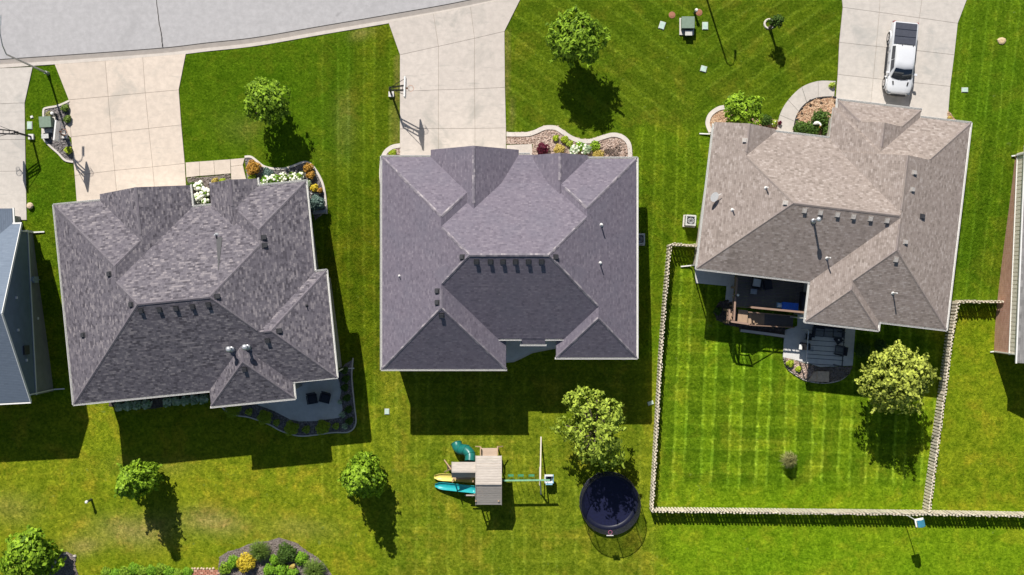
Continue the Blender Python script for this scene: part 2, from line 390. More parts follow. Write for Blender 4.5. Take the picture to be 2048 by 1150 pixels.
    c = tweak(c, k.ramp(n1, 0.4, 0.68), (0.78, 0.92, 0.8), 0.8)
    c = tweak(c, k.ramp(n2, 0.46, 0.68), (1.5, 1.38, 1.3), 0.55)
    c = tweak(c, k.ramp(n2, 0.52, 0.34), (0.68, 0.74, 0.6), 0.6)
    c = tweak(c, k.ramp(n3, 0.50, 0.68), (1.95, 1.75, 2.2), 0.9)
    c = tweak(c, k.ramp(n3, 0.50, 0.36), (0.42, 0.52, 0.45), 0.85)
    c = tweak(c, k.ramp(n4, 0.5, 0.8), (1.5, 1.4, 1.3), 0.6); c = tweak(c, k.ramp(n4, 0.5, 0.25), (0.5, 0.58, 0.5), 0.7)
    c = tweak(c, k.ramp(k.noise(v, 0.42, 5, 0.65, 0.4), 0.48, 0.66), (1.45, 1.08, 1.5), 0.75); c = tweak(c, k.ramp(k.noise(v, 0.75, 5, 0.7), 0.54, 0.70), (0.70, 0.80, 0.75), 0.7)
    weed = k.math('MULTIPLY', k.ramp(k.noise(v, 2.3, 2, 0.5), 0.68, 0.74), k.ramp(k.noise(v, 0.3, 2), 0.5, 0.62)); c = k.mix(k.math('MULTIPLY', weed, .5), c, (0.20, 0.27, 0.06))
    straw = k.math('MULTIPLY', k.ramp(k.noise(v, 3.1, 5, 0.75, 0.3), 0.62, 0.78), 0.28)
    c = k.mix(straw, c, (0.27, 0.27, 0.045))
    k.link(c, k.b.inputs['Base Color']); k.b.inputs['Roughness'].default_value = 0.95; k.b.inputs['Specular IOR Level'].default_value = 0.0
    hh = k.math('ADD', k.math('MULTIPLY', n3, 1.0), k.math('MULTIPLY', n4, 0.8)); k.bump(hh, 0.8, 0.16)
    me.materials.append(k.m)
    o = bpy.data.objects.new('lawn', me); COL.objects.link(o); struct(o)
lawn()

# ------------------------------------------------------------------ street
def street():
    road_m = concrete('street_concrete', (0.42, 0.408, 0.41), 0.3, (0.33, 0.322, 0.322)); gut = concrete('gutter_concrete', (0.34, 0.305, 0.275), 0.2, (0.28, 0.26, 0.24))
    kerb = concrete('kerb_concrete', (0.60, 0.54, 0.48), 0.1); dark = simple('joint_tar', (0.06, 0.055, 0.05), 0.9)
    A = catmull([(a, b, 0) for a, b in zip(AX, AY)], 8)
    edge = [Q(p.x, p.y, -0.05) for p in A]
    nrm = []
    for i in range(len(edge)):
        d = edge[min(i+1, len(edge)-1)]-edge[max(0, i-1)]; d.z = 0; d.normalize(); nrm.append(Vector((-d.y, d.x, 0)))
    m = MB(); rows = [(0.0, -0.055), (1.5, -0.02), (4.6, 0.03), (7.7, -0.02), (9.2, -0.055)]
    rings = [[e+n*o+Vector((0, 0, z+0.05)) for o, z in rows] for e, n in zip(edge, nrm)]
    m.loft(rings, closed=False, caps=False); road = struct(m.build('road', road_m))
    m = MB(); m.strip(edge, 0.0, 0.42, -0.025, 0.3); g = struct(m.build('gutter', gut)); 
    off = [e-n*0.42 for e, n in zip(edge, nrm)]
    m = MB(); m.strip(off, 0.0, 0.27, 0.085, 0.4); struct(m.build('kerb', kerb))
    far = [e+n*9.2 for e, n in zip(edge, nrm)]
    m = MB(); m.strip(far, 0.42, 0.0, -0.025, 0.3); struct(m.build('gutter', gut))
    m = MB(); m.strip([e+n*0.42 for e, n in zip(far, nrm)], 0.27, 0.0, 0.085, 0.4); struct(m.build('kerb', kerb))
    m = MB(); m.strip(edge, 0.035, 0.004, 0.0, 0.05); m.build('joint', dark, road)
    def crack(pts, w_):
        r = random.Random(3); q = []
        for a, b in zip(pts[:-1], pts[1:]):
            for t in np.linspace(0, 1, 7, endpoint=False): q.append(Q(a[0]+(b[0]-a[0])*t+r.uniform(-.5, .5), a[1]+(b[1]-a[1])*t, 0.0))
        q.append(Q(*pts[-1], 0.0)); mm = MB(); mm.strip(q, w_/2, w_/2, 0.036, 0.05); mm.build('crack', dark, road)
    crack([(310, -60), (313, 0), (318, 45), (323, 70), (325, 94)], 0.05)
street()

# ------------------------------------------------------------------ driveways and walks, slab by slab
DRIVE = {'warm': concrete('driveway_warm', (0.64, 0.545, 0.455), 0.34, (0.40, 0.37, 0.32)), 'grey': concrete('driveway_grey', (0.57, 0.51, 0.455), 0.45, (0.34, 0.325, 0.29)),
         'pale': concrete('driveway_pale', (0.55, 0.505, 0.455), 0.34), 'patio': concrete('patio_concrete', (0.66, 0.645, 0.62), 0.14)}
def slab(parent, quad, mat, h=0.07, gap=0.012, name='slab', depth=0.2):
    pts = [P(a, b) for a, b in quad]; c = sum(pts, Vector())/len(pts); q = []
    for i, p in enumerate(pts):
        # pull every corner in by the joint's half width
        a = (pts[i-1]-p); b = (pts[(i+1) % len(pts)]-p); a.z = b.z = 0
        d = a.normalized()+b.normalized(); d = d.normalized() if d.length > 1e-3 else (c-p).normalized()
        if d.dot(c-p) < 0: d = -d
        q.append(p+d*gap*1.4+Vector((0, 0, h)))
    m = MB(); m.prism(q, depth); return m.build(name, mat, parent)
def driveway(name, grid, mat):
    rows = grid; flat = [rows[0][0]]+[p for p in rows[0][1:]]+[r[-1] for r in rows[1:]]+rows[-1][-2::-1]+[r[0] for r in rows[-2:0:-1]]
    m = MB(); m.prism([P(a, b)+Vector((0, 0, 0.045)) for a, b in flat], 0.15); base = struct(m.build(name, simple('slab_joint', (0.26, 0.215, 0.165), 0.95)))
    for r0, r1 in zip(rows[:-1], rows[1:]):
        for i in range(len(r0)-1): slab(base, [r0[i], r0[i+1], r1[i+1], r1[i]], mat)
    return base
driveway('driveway', [[(-180, 145), (-60, 139), (66, 134)], [(-185, 215), (-65, 210), (50, 206)], [(-185, 281), (-65, 280), (51, 279)], [(-185, 345), (-65, 344), (52, 342)], [(-185, 440), (-65, 440), (54, 440)]], DRIVE['pale'])
driveway('driveway', [[(110, 129), (211, 122), (286, 115), (372, 108)], [(138, 200), (217, 193), (291, 186), (358, 180)], [(143, 274), (223, 265), (298, 257), (363, 250)],
                      [(150, 351), (230, 341), (306, 334), (370, 327)], [(155, 418), (236, 410), (312, 405), (374, 400)]], DRIVE['warm'])
driveway('driveway', [[(777, 45), (867, 28), (941, 14), (1046, -12)], [(800, 110), (877, 93), (949, 77), (1009, 63)], [(800, 183), (877, 180), (949, 178), (1010, 175)],
                      [(800, 258), (877, 257), (950, 257), (1012, 256)], [(800, 320), (877, 320), (950, 320), (1012, 320)]], DRIVE['grey'])
driveway('driveway', [[(1668, -150), (1768, -150), (1866, -150), (1990, -150)], [(1685, 15), (1758, 25), (1838, 36), (1915, 47)], [(1678, 85), (1752, 93), (1830, 101), (1908, 110)],
                      [(1675, 149), (1746, 157), (1822, 165), (1900, 173)], [(1668, 232), (1738, 238), (1815, 246), (1894, 252)]], DRIVE['pale'])
def walk(name, slabs, mat, gap=0.012):
    e = thing(name, '', '', P(*slabs[0][0])); del e['label']; del e['category']; struct(e)
    for s_ in slabs: slab(e, s_, mat, gap=gap)
    return e
walk('footpath', [[(371.5, 325), (399, 323), (400, 352), (373, 355)], [(399, 323), (428, 321), (430, 350), (400, 352)], [(428, 321), (461, 318.5), (462, 347), (430, 350)], [(461, 318.5), (490, 316), (486, 330), (462, 333)], [(462, 333), (486, 330), (495, 368), (463, 368)]], DRIVE['warm'])
walk('footpath', [[(1013, 290), (1064, 288), (1065, 314), (1013, 314)]], DRIVE['grey'])
oa = catmull([(1671, 162, 0), (1636, 162, 0), (1603, 174, 0), (1576, 200, 0), (1559, 230, 0), (1550, 275, 0)], 5); ia = catmull([(1668, 193, 0), (1636, 195, 0), (1613, 205, 0), (1597, 223, 0), (1589, 243, 0), (1585, 275, 0)], 5)
sl_ = []
for a in range(0, 25, 5): sl_.append([(p.x, p.y) for p in oa[a:a+6]]+[(p.x, p.y) for p in ia[a:a+6]][::-1])
walk('footpath', sl_, DRIVE['pale'])

# ------------------------------------------------------------------ planting beds with kerbing and loose stone
ROCK = {'pink': rocks('pink_stone', (0.46, 0.33, 0.26), (0.62, 0.50, 0.43), (0.36, 0.25, 0.20)), 'orange': rocks('orange_stone', (0.52, 0.33, 0.20), (0.62, 0.45, 0.30), (0.44, 0.25, 0.15)),
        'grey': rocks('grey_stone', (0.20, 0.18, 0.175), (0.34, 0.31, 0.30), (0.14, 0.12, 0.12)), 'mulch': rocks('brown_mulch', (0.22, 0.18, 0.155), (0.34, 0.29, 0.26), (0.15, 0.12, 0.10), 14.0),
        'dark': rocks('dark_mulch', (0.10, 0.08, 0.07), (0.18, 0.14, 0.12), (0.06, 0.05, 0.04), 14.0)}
KERBM = concrete('bed_kerb', (0.66, 0.60, 0.54), 0.1)
def inside(px, py, poly):
    c = False; n = len(poly)
    for i in range(n):
        x1, y1 = poly[i]; x2, y2 = poly[i-1]
        if (y1 > py) != (y2 > py) and px < (x2-x1)*(py-y1)/(y2-y1)+x1: c = not c
    return c
def stone_mesh():
    r = random.Random(9); out = []
    for k in range(4):
        vs_ = [Vector((1, 0, 0)), Vector((0, 1, 0)), Vector((-1, 0, 0)), Vector((0, -1, 0)), Vector((0, 0, .7)), Vector((0, 0, -.5))]
        out.append([v*r.uniform(.7, 1.25)+Vector((r.uniform(-.2, .2), r.uniform(-.2, .2), 0)) for v in vs_])
    return out
STN = stone_mesh(); STF = [(0, 1, 4), (1, 2, 4), (2, 3, 4), (3, 0, 4), (1, 0, 5), (2, 1, 5), (3, 2, 5), (0, 3, 5)]
def bed(poly, rock, n=300, size=(0.05, 0.11), edge=None, ew=0.2, em=None, h=0.05, eh=0.12, seed=1, side=1, name='planting_bed'):
    m = MB(); m.prism([P(a, b)+Vector((0, 0, h)) for a, b in poly], 0.12); b_ = struct(m.build(name, ROCK[rock]))
    r = random.Random(seed); x0 = min(p[0] for p in poly); x1 = max(p[0] for p in poly); y0 = min(p[1] for p in poly); y1 = max(p[1] for p in poly)
    m = MB(); k = 0; tries = 0
    while k < n and tries < n*8:
        tries += 1; a, c = r.uniform(x0, x1), r.uniform(y0, y1)
        if not inside(a, c, poly): continue
        p = P(a, c)+Vector((0, 0, h+0.01)); s_ = r.uniform(*size); M = Matrix.Rotation(r.uniform(0, 6.3), 3, 'Z')
        m.add([p+M@v*s_ for v in r.choice(STN)], STF); k += 1
    if k: struct(m.build('loose_stone', ROCK[rock], b_), 'stuff')
    if edge:
        pts = catmull([P(a, c) for a, c in edge], 5); m = MB()
        m.strip(pts, ew if side > 0 else 0, 0 if side > 0 else ew, eh, 0.3); m.build('edging', em or KERBM, b_)
    return b_
bed([(138, 201), (116, 211), (90, 216), (86, 222), (86, 238), (84, 262), (87, 278), (99, 292), (116, 307), (130, 321), (147, 325), (144, 290), (131, 264), (128, 256), (141, 243)], 'grey', 420,
    edge=[(139, 200), (116, 210), (91, 215), (86, 222), (86, 240), (84, 262), (87, 279), (99, 293), (116, 308), (130, 322), (147, 326)], ew=0.15, seed=2)
walk('pad', [[(128, 256), (141, 244), (143, 276), (132, 266)]], DRIVE['warm'])
bed([(490, 316), (502, 316), (514, 325), (526, 334), (543, 339), (566, 340), (585, 335), (603, 328), (615, 327), (626, 336), (638, 355), (645, 373), (649, 398), (651, 425), (630, 440), (612, 372), (515, 378), (496, 370)], 'grey', 500,
    edge=[(490, 316), (502, 316), (514, 325), (526, 334), (543, 339), (566, 340), (585, 335), (603, 328), (615, 327), (626, 336), (638, 355), (645, 373), (649, 398), (651, 428)], ew=0.17, seed=3)
bed([(374, 357), (461, 349), (462, 372), (424, 400), (424, 425), (380, 425), (380, 380)], 'mulch', 250, seed=4)
E2 = [(1013, 264.6), (1052, 264.6), (1068, 260.5), (1085, 253), (1098, 250.7), (1113.5, 252.6), (1127, 260.5), (1143.5, 271.4), (1161, 278), (1182, 278), (1202, 271.4), (1221.5, 266), (1236.5, 266.7), (1251.6, 274), (1262.5, 290.6), (1264.6, 330)]
bed(E2+[(1060, 330), (1066, 288), (1013, 288)], 'pink', 700, edge=E2, ew=0.34, seed=5, side=-1)
bed([(800, 287), (783, 290.6), (768, 302), (761, 320.6), (759, 354), (766, 392), (790, 392), (800, 330)], 'pink', 160, edge=[(800, 287), (783, 290.6), (768, 302), (761, 320.6), (759, 354), (764, 384), (772, 396)], ew=0.34, seed=6)
bed([(1451, 210), (1434, 214), (1417, 227), (1410.5, 247), (1417, 266), (1440, 290), (1560, 300), (1556, 240), (1530, 238), (1480, 232)], 'orange', 250, edge=[(1451, 210), (1434, 214), (1417, 227), (1410.5, 247), (1417, 266)], ew=0.34, seed=7)
bed([(p.x, p.y) for p in ia]+[(1590, 290), (1680, 290), (1672, 194)], 'orange', 420, edge=[(p.x, p.y) for p in ia[::3]], ew=0.08, em=BLACK, eh=0.09, seed=8)
bed([(1895, 222), (1899, 226), (1914, 243), (1893, 250)], 'orange', 60, seed=9)
bed([(437, 1180), (437, 1134), (440, 1113), (456, 1103), (476, 1098), (495, 1089), (515, 1084), (537, 1082), (558, 1075), (571, 1079), (592, 1085), (611, 1100), (632, 1113), (648, 1127), (664, 1150), (668, 1180)], 'mulch', 700, seed=10, h=0.07)
bed([(105, 1112), (133, 1103), (152, 1112), (150, 1130), (164, 1170), (40, 1190)], 'mulch', 220, seed=11, h=0.07)
bed([(448, 822), (478, 832.5), (500, 836), (538.6, 850), (562, 862.6), (597, 872.6), (631.7, 870.8), (666.4, 866), (699, 864.4), (713, 846), (710, 808), (705, 753), (707.5, 718), (690, 728), (665, 760), (560, 780), (448, 790)], 'grey', 500,
    edge=[(440, 812), (460, 828), (478, 832.5), (500, 836), (538.6, 850), (562, 862.6), (597, 872.6), (631.7, 870.8), (666.4, 866), (699, 864.4), (713, 846), (710, 808), (705, 753), (707.5, 716)], ew=0.1, seed=12)
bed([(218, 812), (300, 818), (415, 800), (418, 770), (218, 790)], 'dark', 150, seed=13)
m = MB(); m.prism([P(a, b)+Vector((0, 0, 0.13)) for a, b in [(500, 790), (507.5, 806), (549.5, 822), (582, 839), (599, 842.5), (633.5, 841.6), (679, 835), (685.6, 819), (684, 806), (680, 796), (683, 782), (680, 766), (675.5, 751), (660, 735), (560, 750)]], 0.3)
struct(m.build('patio', DRIVE['patio']))
m = MB(); m.prism([P(a, b)+Vector((0, 0, 0.10)) for a, b in [(1000, 660), (1120, 660), (1112, 697), (1085, 702), (1065, 706), (1045, 716), (1028, 724), (1005, 726)]], 0.3); pt = struct(m.build('patio', DRIVE['patio']))
m = MB(); m.strip([P(a, b) for a, b in [(1112, 697), (1085, 702), (1065, 706), (1045, 716), (1028, 724), (1005, 726)]], 0.0, 0.3, 0.12, 0.3); m.build('edging', KERBM, pt)
m = MB(); m.prism([P(a, b)+Vector((0, 0, 0.11)) for a, b in [(1594, 652), (1596, 610), (1640, 620), (1711, 640), (1704.5, 731), (1640, 734), (1600, 722), (1565.5, 714), (1569, 660)]], 0.3); struct(m.build('patio', DRIVE['patio']))
m = MB(); m.prism([P(a, b)+Vector((0, 0, 0.10)) for a, b in [(1389, 530), (1470, 535), (1466, 608), (1450, 606), (1453, 572), (1391, 566)]], 0.3); struct(m.build('patio', DRIVE['patio']))
bed([(1427, 622), (1436, 606), (1452, 600), (1470, 606), (1480, 655), (1455, 650), (1434, 640)], 'dark', 150, (0.06, 0.14), seed=14, h=0.1)
bed([(1478, 640), (1569, 652), (1567, 676), (1478, 663)], 'dark', 160, edge=[(1479, 663), (1510, 667), (1540, 671), (1568, 675)], ew=0.22, seed=15, h=0.3, eh=0.5, em=KERBM)
bed([(1565, 716), (1600, 724), (1640, 735), (1704, 733), (1698, 748), (1680, 760), (1650, 766), (1615, 762), (1588, 748), (1570, 733)], 'mulch', 300, (0.06, 0.13), edge=[(1565, 716), (1572, 735), (1588, 749), (1615, 763), (1650, 767), (1680, 761), (1699, 747)], ew=0.16, seed=16, h=0.12)
# ------------------------------------------------------------------ houses: roofs are unions of hipped and gabled bodies
class House:
    def __init__(s, label, ze, org, ax, ay, roofm, wallm, loc_px, tint=None):
        s.ze = ze; s.S = FPX/(CAMH-ze); s.org = org; s.ax = ax; s.ay = ay; s.vols = []; s.roofm = roofm; s.wallm = wallm
        s.e = thing('house', label, 'house', P(*loc_px)); s.roof = MB(); s.caps = []; s.wall = MB(); s.i = 0
    def px(s, u, v): return (s.org[0]+u*s.ax[0]+v*s.ay[0], s.org[1]+u*s.ax[1]+v*s.ay[1])
    def W(s, u, v, z=None):
        a, b = s.px(u, v); return Vector(((a-1024)/s.S, (575-b)/s.S, s.ze if z is None else z))
    def vol(s, u0, u1, v0, v1, p=0.6, L=1, Rr=1, F=1, B=1, eL=None, eR=None, eF=None, eB=None, cap=None, wall=True, inset=0.42):
        """L,Rr,F,B: multiplier of the pitch on that side, None = upright gable"""
        i = s.i; s.i += 1; sh = 0.004*i*s.S
        u0 += sh; v0 += sh; u1 -= sh; v1 -= sh
        U = (s.W(1, 0)-s.W(0, 0)).normalized(); V = (s.W(0, 1)-s.W(0, 0)).normalized()
        bot = s.ze-0.2+0.003*i; top = s.ze+14
        co = [s.W(u0, v0), s.W(u1, v0), s.W(u1, v1), s.W(u0, v1)]
        bm = bmesh.new(); a = [bm.verts.new((c.x, c.y, bot)) for c in co]; b = [bm.verts.new((c.x, c.y, top)) for c in co]
        bm.faces.new(a[::-1]); bm.faces.new(b)
        for k in range(4): bm.faces.new((a[k], a[(k+1) % 4], b[(k+1) % 4], b[k]))
        planes = []
        for mlt, pt, n in ((L, s.W(u0 if eL is None else eL, v0), U), (Rr, s.W(u1 if eR is None else eR, v0), -U), (F, s.W(u0, v1 if eF is None else eF), -V), (B, s.W(u0, v0 if eB is None else eB), V)):
            if mlt is not None: planes.append((pt, n, p*mlt))
        if cap is not None: planes.append((s.W(u0, v0)+Vector((0, 0, p*cap/s.S)), U, 0.0))
        for pt, n, q in planes:
            g = bmesh.ops.bisect_plane(bm, geom=bm.verts[:]+bm.edges[:]+bm.faces[:], plane_co=pt, plane_no=Vector((-q*n.x, -q*n.y, 1)), clear_outer=True, dist=1e-6)
            ed = [x for x in g['geom_cut'] if isinstance(x, bmesh.types.BMEdge)]
            if ed: bmesh.ops.contextual_create(bm, geom=ed)
        bmesh.ops.recalc_face_normals(bm, faces=bm.faces); bm.normal_update()
        for f in bm.faces:
            z = f.normal.z; hgt = max(v.co.z for v in f.verts)-min(v.co.z for v in f.verts)
            mi = 0 if z > 0.15 else (1 if (z < -0.5 or hgt < 0.3) else 2)
            s.roof.add([v.co.copy() for v in f.verts], [tuple(range(len(f.verts)))], mi)
        for e in bm.edges:
            if len(e.link_faces) == 2 and all(f.normal.z > 0.15 for f in e.link_faces): s.caps.append((e.verts[0].co.copy(), e.verts[1].co.copy(), (e.link_faces[0].normal+e.link_faces[1].normal).normalized(), planes))
        bm.free()
        s.vols.append((co, U, V, planes, (s.W(u0, v0), (u1-u0)/s.S, (v1-v0)/s.S)))
        if wall:
            ins = (inset+0.006*i); A, B_ = s.W(u0, v0)+U*ins+V*ins, s.W(u1, v1)-U*ins-V*ins
            w_ = (u1-u0)/s.S-2*ins; d_ = (v1-v0)/s.S-2*ins; c = (A+B_)/2
            zb = -3.1; zt = s.ze-0.08-0.002*i
            s.wall.box((c.x, c.y, (zb+zt)/2), (w_, d_, zt-zb), math.atan2(U.y, U.x))
    def z_at(s, x, y):
        best = None
        for co, U, V, pl, (o, wd, dp) in s.vols:
            d = Vector((x, y, 0))-Vector((o.x, o.y, 0)); a, b = d.dot(U), d.dot(V)
            if -0.01 <= a <= wd+0.01 and -0.01 <= b <= dp+0.01:
                z = min(pt.z+q*((x-pt.x)*n.x+(y-pt.y)*n.y) for pt, n, q in pl); best = z if best is None else max(best, z)
        return best
    def on(s, px, py):
        z = s.ze+1.5
        for _ in range(12):
            p = Q(px, py, z); zz = s.z_at(p.x, p.y); z = zz if zz is not None else s.ze
        e = 0.05; zx = (s.z_at(p.x+e, p.y) or z); zy = (s.z_at(p.x, p.y+e) or z)
        return Vector((p.x, p.y, z)), Vector((-(zx-z)/e, -(zy-z)/e, 1)).normalized()
    def finish(s, gutters, wallname='wall'):
        r = s.roof.build('roof', [s.roofm, WHITE, s.wallm], s.e, uvface=True)
        for a, b, n, pl in s.caps:
            if (a-b).length < 0.3: continue
            d = (b-a).normalized(); sd = n.cross(d).normalized(); K = 40; run = []; ok = []
            own = lambda q: min(pt.z+g*((q.x-pt.x)*m_.x+(q.y-pt.y)*m_.y) for pt, m_, g in pl)
            for i in range(K+1):
                c = a.lerp(b, i/K); g_ = True
                for q in (c, c+sd*0.35, c-sd*0.35):
                    z = s.z_at(q.x, q.y)
                    if z is not None and z > own(q)+0.028: g_ = False
                ok.append(g_)
            i = 0
            while i <= K:
                if not ok[i]: i += 1; continue
                j = i
                while j < K and ok[j+1]: j += 1
                if j-i >= 3:
                    A, B_ = a.lerp(b, i/K), a.lerp(b, j/K); L = (B_-A).length; k = max(1, int(L/0.9)); m = MB(); hw = 0.115
                    q = [A+n*0.028, A+sd*hw-n*0.035, B_+sd*hw-n*0.035, B_+n*0.028, B_-sd*hw-n*0.035, A-sd*hw-n*0.035]
                    m.add(q, [(0, 1, 2, 3), (0, 3, 4, 5)]); m.build('ridge_cap', s.capm, r, uvface=True)
                i = j+1
        s.wall.build(wallname, s.wallm, s.e, uvface=True)
        for (a, b, *dz) in gutters:
            A, B_ = s.W(*a), s.W(*b); A.z = B_.z = s.ze-0.07+(dz[0] if dz else 0); d = (B_-A).normalized(); c = s.W(*s.cen); n = Vector((-d.y, d.x, 0))
            if n.dot((A+B_)/2-c) < 0: n = -n
            m = MB(); o1 = n*0.075; m.bar(A+o1-d*0.08, B_+o1+d*0.08, 0.012, 0.13)
            m.bar(A+n*0.135-d*0.08, B_+n*0.135+d*0.08, 0.02, 0.14); m.bar(A+n*0.075-Vector((0, 0, 0.04))-d*0.08, B_+n*0.075-Vector((0, 0, 0.04))+d*0.08, 0.13, 0.012)
            m.build('gutter', WHITE, s.e)
    def vent(s, px, py, mat, size=0.29):
        p, n = s.on(px, py); up = Vector((n.x, n.y, 0)); up = up.normalized() if up.length > .05 else Vector((0, -1, 0))
        q = Matrix((up.cross(n).normalized()*-1, (up-n*up.dot(n)).normalized(), n)).transposed()
        m = MB(); m.box(p+n*0.02, (size*1.35, size*1.5, 0.03), mat=q); m.box(p+n*0.06, (size*0.8, size*0.7, 0.11), mat=q)
        m.add([p+q@Vector((x*size/2, y*size/2, z)) for x, y, z in ((-1, -1, .10), (1, -1, .10), (1, 1, .13), (-1, 1, .13), (-1, -1, .13), (1, -1, .13), (1, 1, .17), (-1, 1, .17))], [(3, 2, 1, 0), (4, 5, 6, 7), (0, 1, 5, 4), (1, 2, 6, 5), (2, 3, 7, 6), (3, 0, 4, 7)])
        m.build('roof_vent', mat, s.e)
    def pipe(s, px, py, h=0.5, r=0.05, mat=None, cap=False):
        p, n = s.on(px, py); m = MB(); m.cyl(p-Vector((0, 0, 0.1)), p+Vector((0, 0, h)), r, n=10); m.lathe(p-Vector((0, 0, .12)), [(r*3, 0.1), (r*1.1, 0.25)], 10)
        if cap: m.lathe(p+Vector((0, 0, h)), [(r*1.2, 0), (r*2.1, 0.05), (r*2.2, 0.16), (r*1.3, 0.24), (r*0.2, 0.27)], 14)
        m.build('flue' if cap else 'vent_pipe', mat or WHITE, s.e, smooth=cap)

SH1 = shingle('shingle_weathered', (0.075, 0.068, 0.080), (0.160, 0.146, 0.166), (0.30, 0.27, 0.278), 1.05, 0.30, 0.145, (0.145, 0.13, 0.155), 0.3)
SH1c = shingle('shingle_weathered_cap', (0.11, 0.10, 0.11), (0.175, 0.16, 0.178), (0.25, 0.23, 0.24), 0.6, 0.3, 0.3)
SH2 = shingle('shingle_slate', (0.125, 0.110, 0.138), (0.188, 0.165, 0.202), (0.26, 0.23, 0.265), 0.75, 0.26, 0.14, (0.155, 0.152, 0.190), 0.3)
SH2c = shingle('shingle_slate_cap', (0.17, 0.155, 0.18), (0.22, 0.20, 0.23), (0.42, 0.38, 0.39), 1.0, 0.3, 0.9)
SH3 = shingle('shingle_driftwood', (0.22, 0.182, 0.158), (0.33, 0.275, 0.243), (0.45, 0.39, 0.355), 0.9, 0.27, 0.145, (0.30, 0.245, 0.225), 0.25)
SH3c = shingle('shingle_driftwood_cap', (0.25, 0.21, 0.185), (0.31, 0.26, 0.23), (0.37, 0.32, 0.29), 0.6, 0.3, 0.3)
SH0 = shingle('shingle_blue_grey', (0.125, 0.155, 0.20), (0.185, 0.225, 0.285), (0.25, 0.295, 0.36), 0.4, 0.4, 0.15, (0.17, 0.21, 0.27), 0.3)
SH4 = shingle('shingle_grey', (0.15, 0.145, 0.14), (0.24, 0.235, 0.23), (0.34, 0.33, 0.32), 0.8, 0.5, 0.16, (0.22, 0.21, 0.21), 0.3)
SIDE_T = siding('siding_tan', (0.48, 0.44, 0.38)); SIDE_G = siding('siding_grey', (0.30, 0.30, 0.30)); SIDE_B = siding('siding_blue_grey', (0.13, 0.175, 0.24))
VENT_D = simple('vent_dark', (0.045, 0.045, 0.05), 0.6); VENT_T = simple('vent_tan', (0.42, 0.39, 0.36), 0.6); VENT_M = simple('vent_metal', (0.55, 0.56, 0.58), 0.4, 0.5)

# middle house -------------------------------------------------------
H2 = House('house with plain slate grey hip roof in the middle, facing the wide driveway', 3.3, (0, 0), (1, 0), (0, -1), SH2, SIDE_T, (1018, 520)); H2.capm = SH2c; H2.cen = (1018, -520)
p = 0.71
H2.vol(764, 1012, -738, -314, p)                                                    # left wing
H2.vol(764, 1273, -677, -334, p, eB=-693)                                           # main body
H2.vol(1112, 1273, -715, -420, p, F=None)                                           # right rear wing
H2.vol(1065, 1273, -560, -317, p, B=None)                                           # right front
H2.vol(861, 1038, -460, -299, p, F=None, B=None)                                    # garage gable
H2.vol(1060, 1176, -420, -310, p, F=None, B=None)                                   # entry gable
H2.vol(1000, 1110, -400, -309, 0.415, L=None, Rr=None, B=None, wall=False)           # porch
H2.vol(1042, 1091, -688, -600, p, L=None, Rr=None, F=None, eB=-692.4, wall=False)     # rear eave between the wings
H2.finish([((764, -314), (861, -314)), ((764, -738), (764, -314)), ((764, -738), (1012, -738)), ((1012, -738), (1012, -684)), ((998, -677), (1041, -677), .40), ((1042, -688), (1091, -688), .12), ((1092, -677), (1128, -677), .40),
           ((1112, -715), (1112, -690)), ((1112, -715), (1273, -715)), ((1273, -715), (1273, -317)), ((1177, -317), (1273, -317)), ((1040, -309), (1058, -309))])
for a, b in ((953, 523), (981, 523), (1006, 523), (1031, 523), (1057, 523), (1083, 523), (925, 514), (1111, 514), (875, 582), (875, 605), (883, 630)): H2.vent(a, b, VENT_D)
H2.pipe(1202, 450, 0.8, 0.055); H2.pipe(1200, 526, 0.7, 0.05); H2.pipe(799, 552, 0.35, 0.04)

# left house ---------------------------------------------------------
H1 = House('house with mottled weathered brown-grey hip roof and two white roof turbines', 3.3, (148, 808), (0.9951, -0.0993), (-0.0993, -0.9951), SH1, SIDE_G, (390, 600)); H1.capm = SH1c; H1.cen = (260, 190)
p = 0.6
H1.vol(0, 274, 184, 399, p, B=None)                                                 # left front wing
H1.vol(0, 505, 0, 368, p)                                                           # main body
H1.vol(323, 505, 150, 397, p, B=None)                                               # right front
H1.vol(330, 528, 0.3, 215, p, L=None)                                                 # right rear
H1.vol(272, 440, -32, 150, p, F=None)                                               # rear bay
H1.vol(92, 274, 250, 413, p, F=None, B=None)                                        # garage gable
H1.vol(312, 409, 300, 413, p, F=None, B=None)                                       # entry gable
H1.finish([((0, 399), (92, 399)), ((0, 0), (0, 399)), ((0, 0), (271, 0)), ((272, -32), (440, -32)), ((440, -32), (440, 0)), ((272, -32), (272, -1)), ((441, 2), (528, 2)), ((528, 2), (528, 215)), ((506, 215), (528, 215)), ((505, 217), (505, 397)),
           ((410, 397), (505, 397)), ((274, 369), (274, 412)), ((312, 369), (312, 412)), ((276, 368), (311, 368)), ((409, 398), (409, 412))])
for a, b in ((282, 621), (319, 619), (352, 616), (385, 613), (417, 609), (263, 609), (434, 593), (219, 548), (167, 670), (527, 475), (529, 491), (558, 662), (535, 681), (489, 738)): H1.vent(a, b, VENT_D)
H1.pipe(463, 697, 0.75, 0.10, VENT_M, True); H1.pipe(495, 693, 0.75, 0.10, VENT_M, True); H1.pipe(613, 611, 0.35, 0.04, VENT_D)
a, n = H1.on(434, 474); b, n2 = H1.on(437, 543); sdv = Vector((1, 0.1, 0)); m = MB()
m.add([a+n*0.06-sdv*0.06, a+n*0.06+sdv*0.40-(a-b)*0.04, b+n*0.03], [(0, 1, 2)]); m.add([a+n*0.02-sdv*0.06, a+n*0.02+sdv*0.40-(a-b)*0.04, b], [(2, 1, 0)]); m.build('dark_triangle', VENT_D, H1.e)  # thin dark triangular sheet lying just above the front slope
H1.pipe(433, 470, 0.55, 0.06, VENT_M)

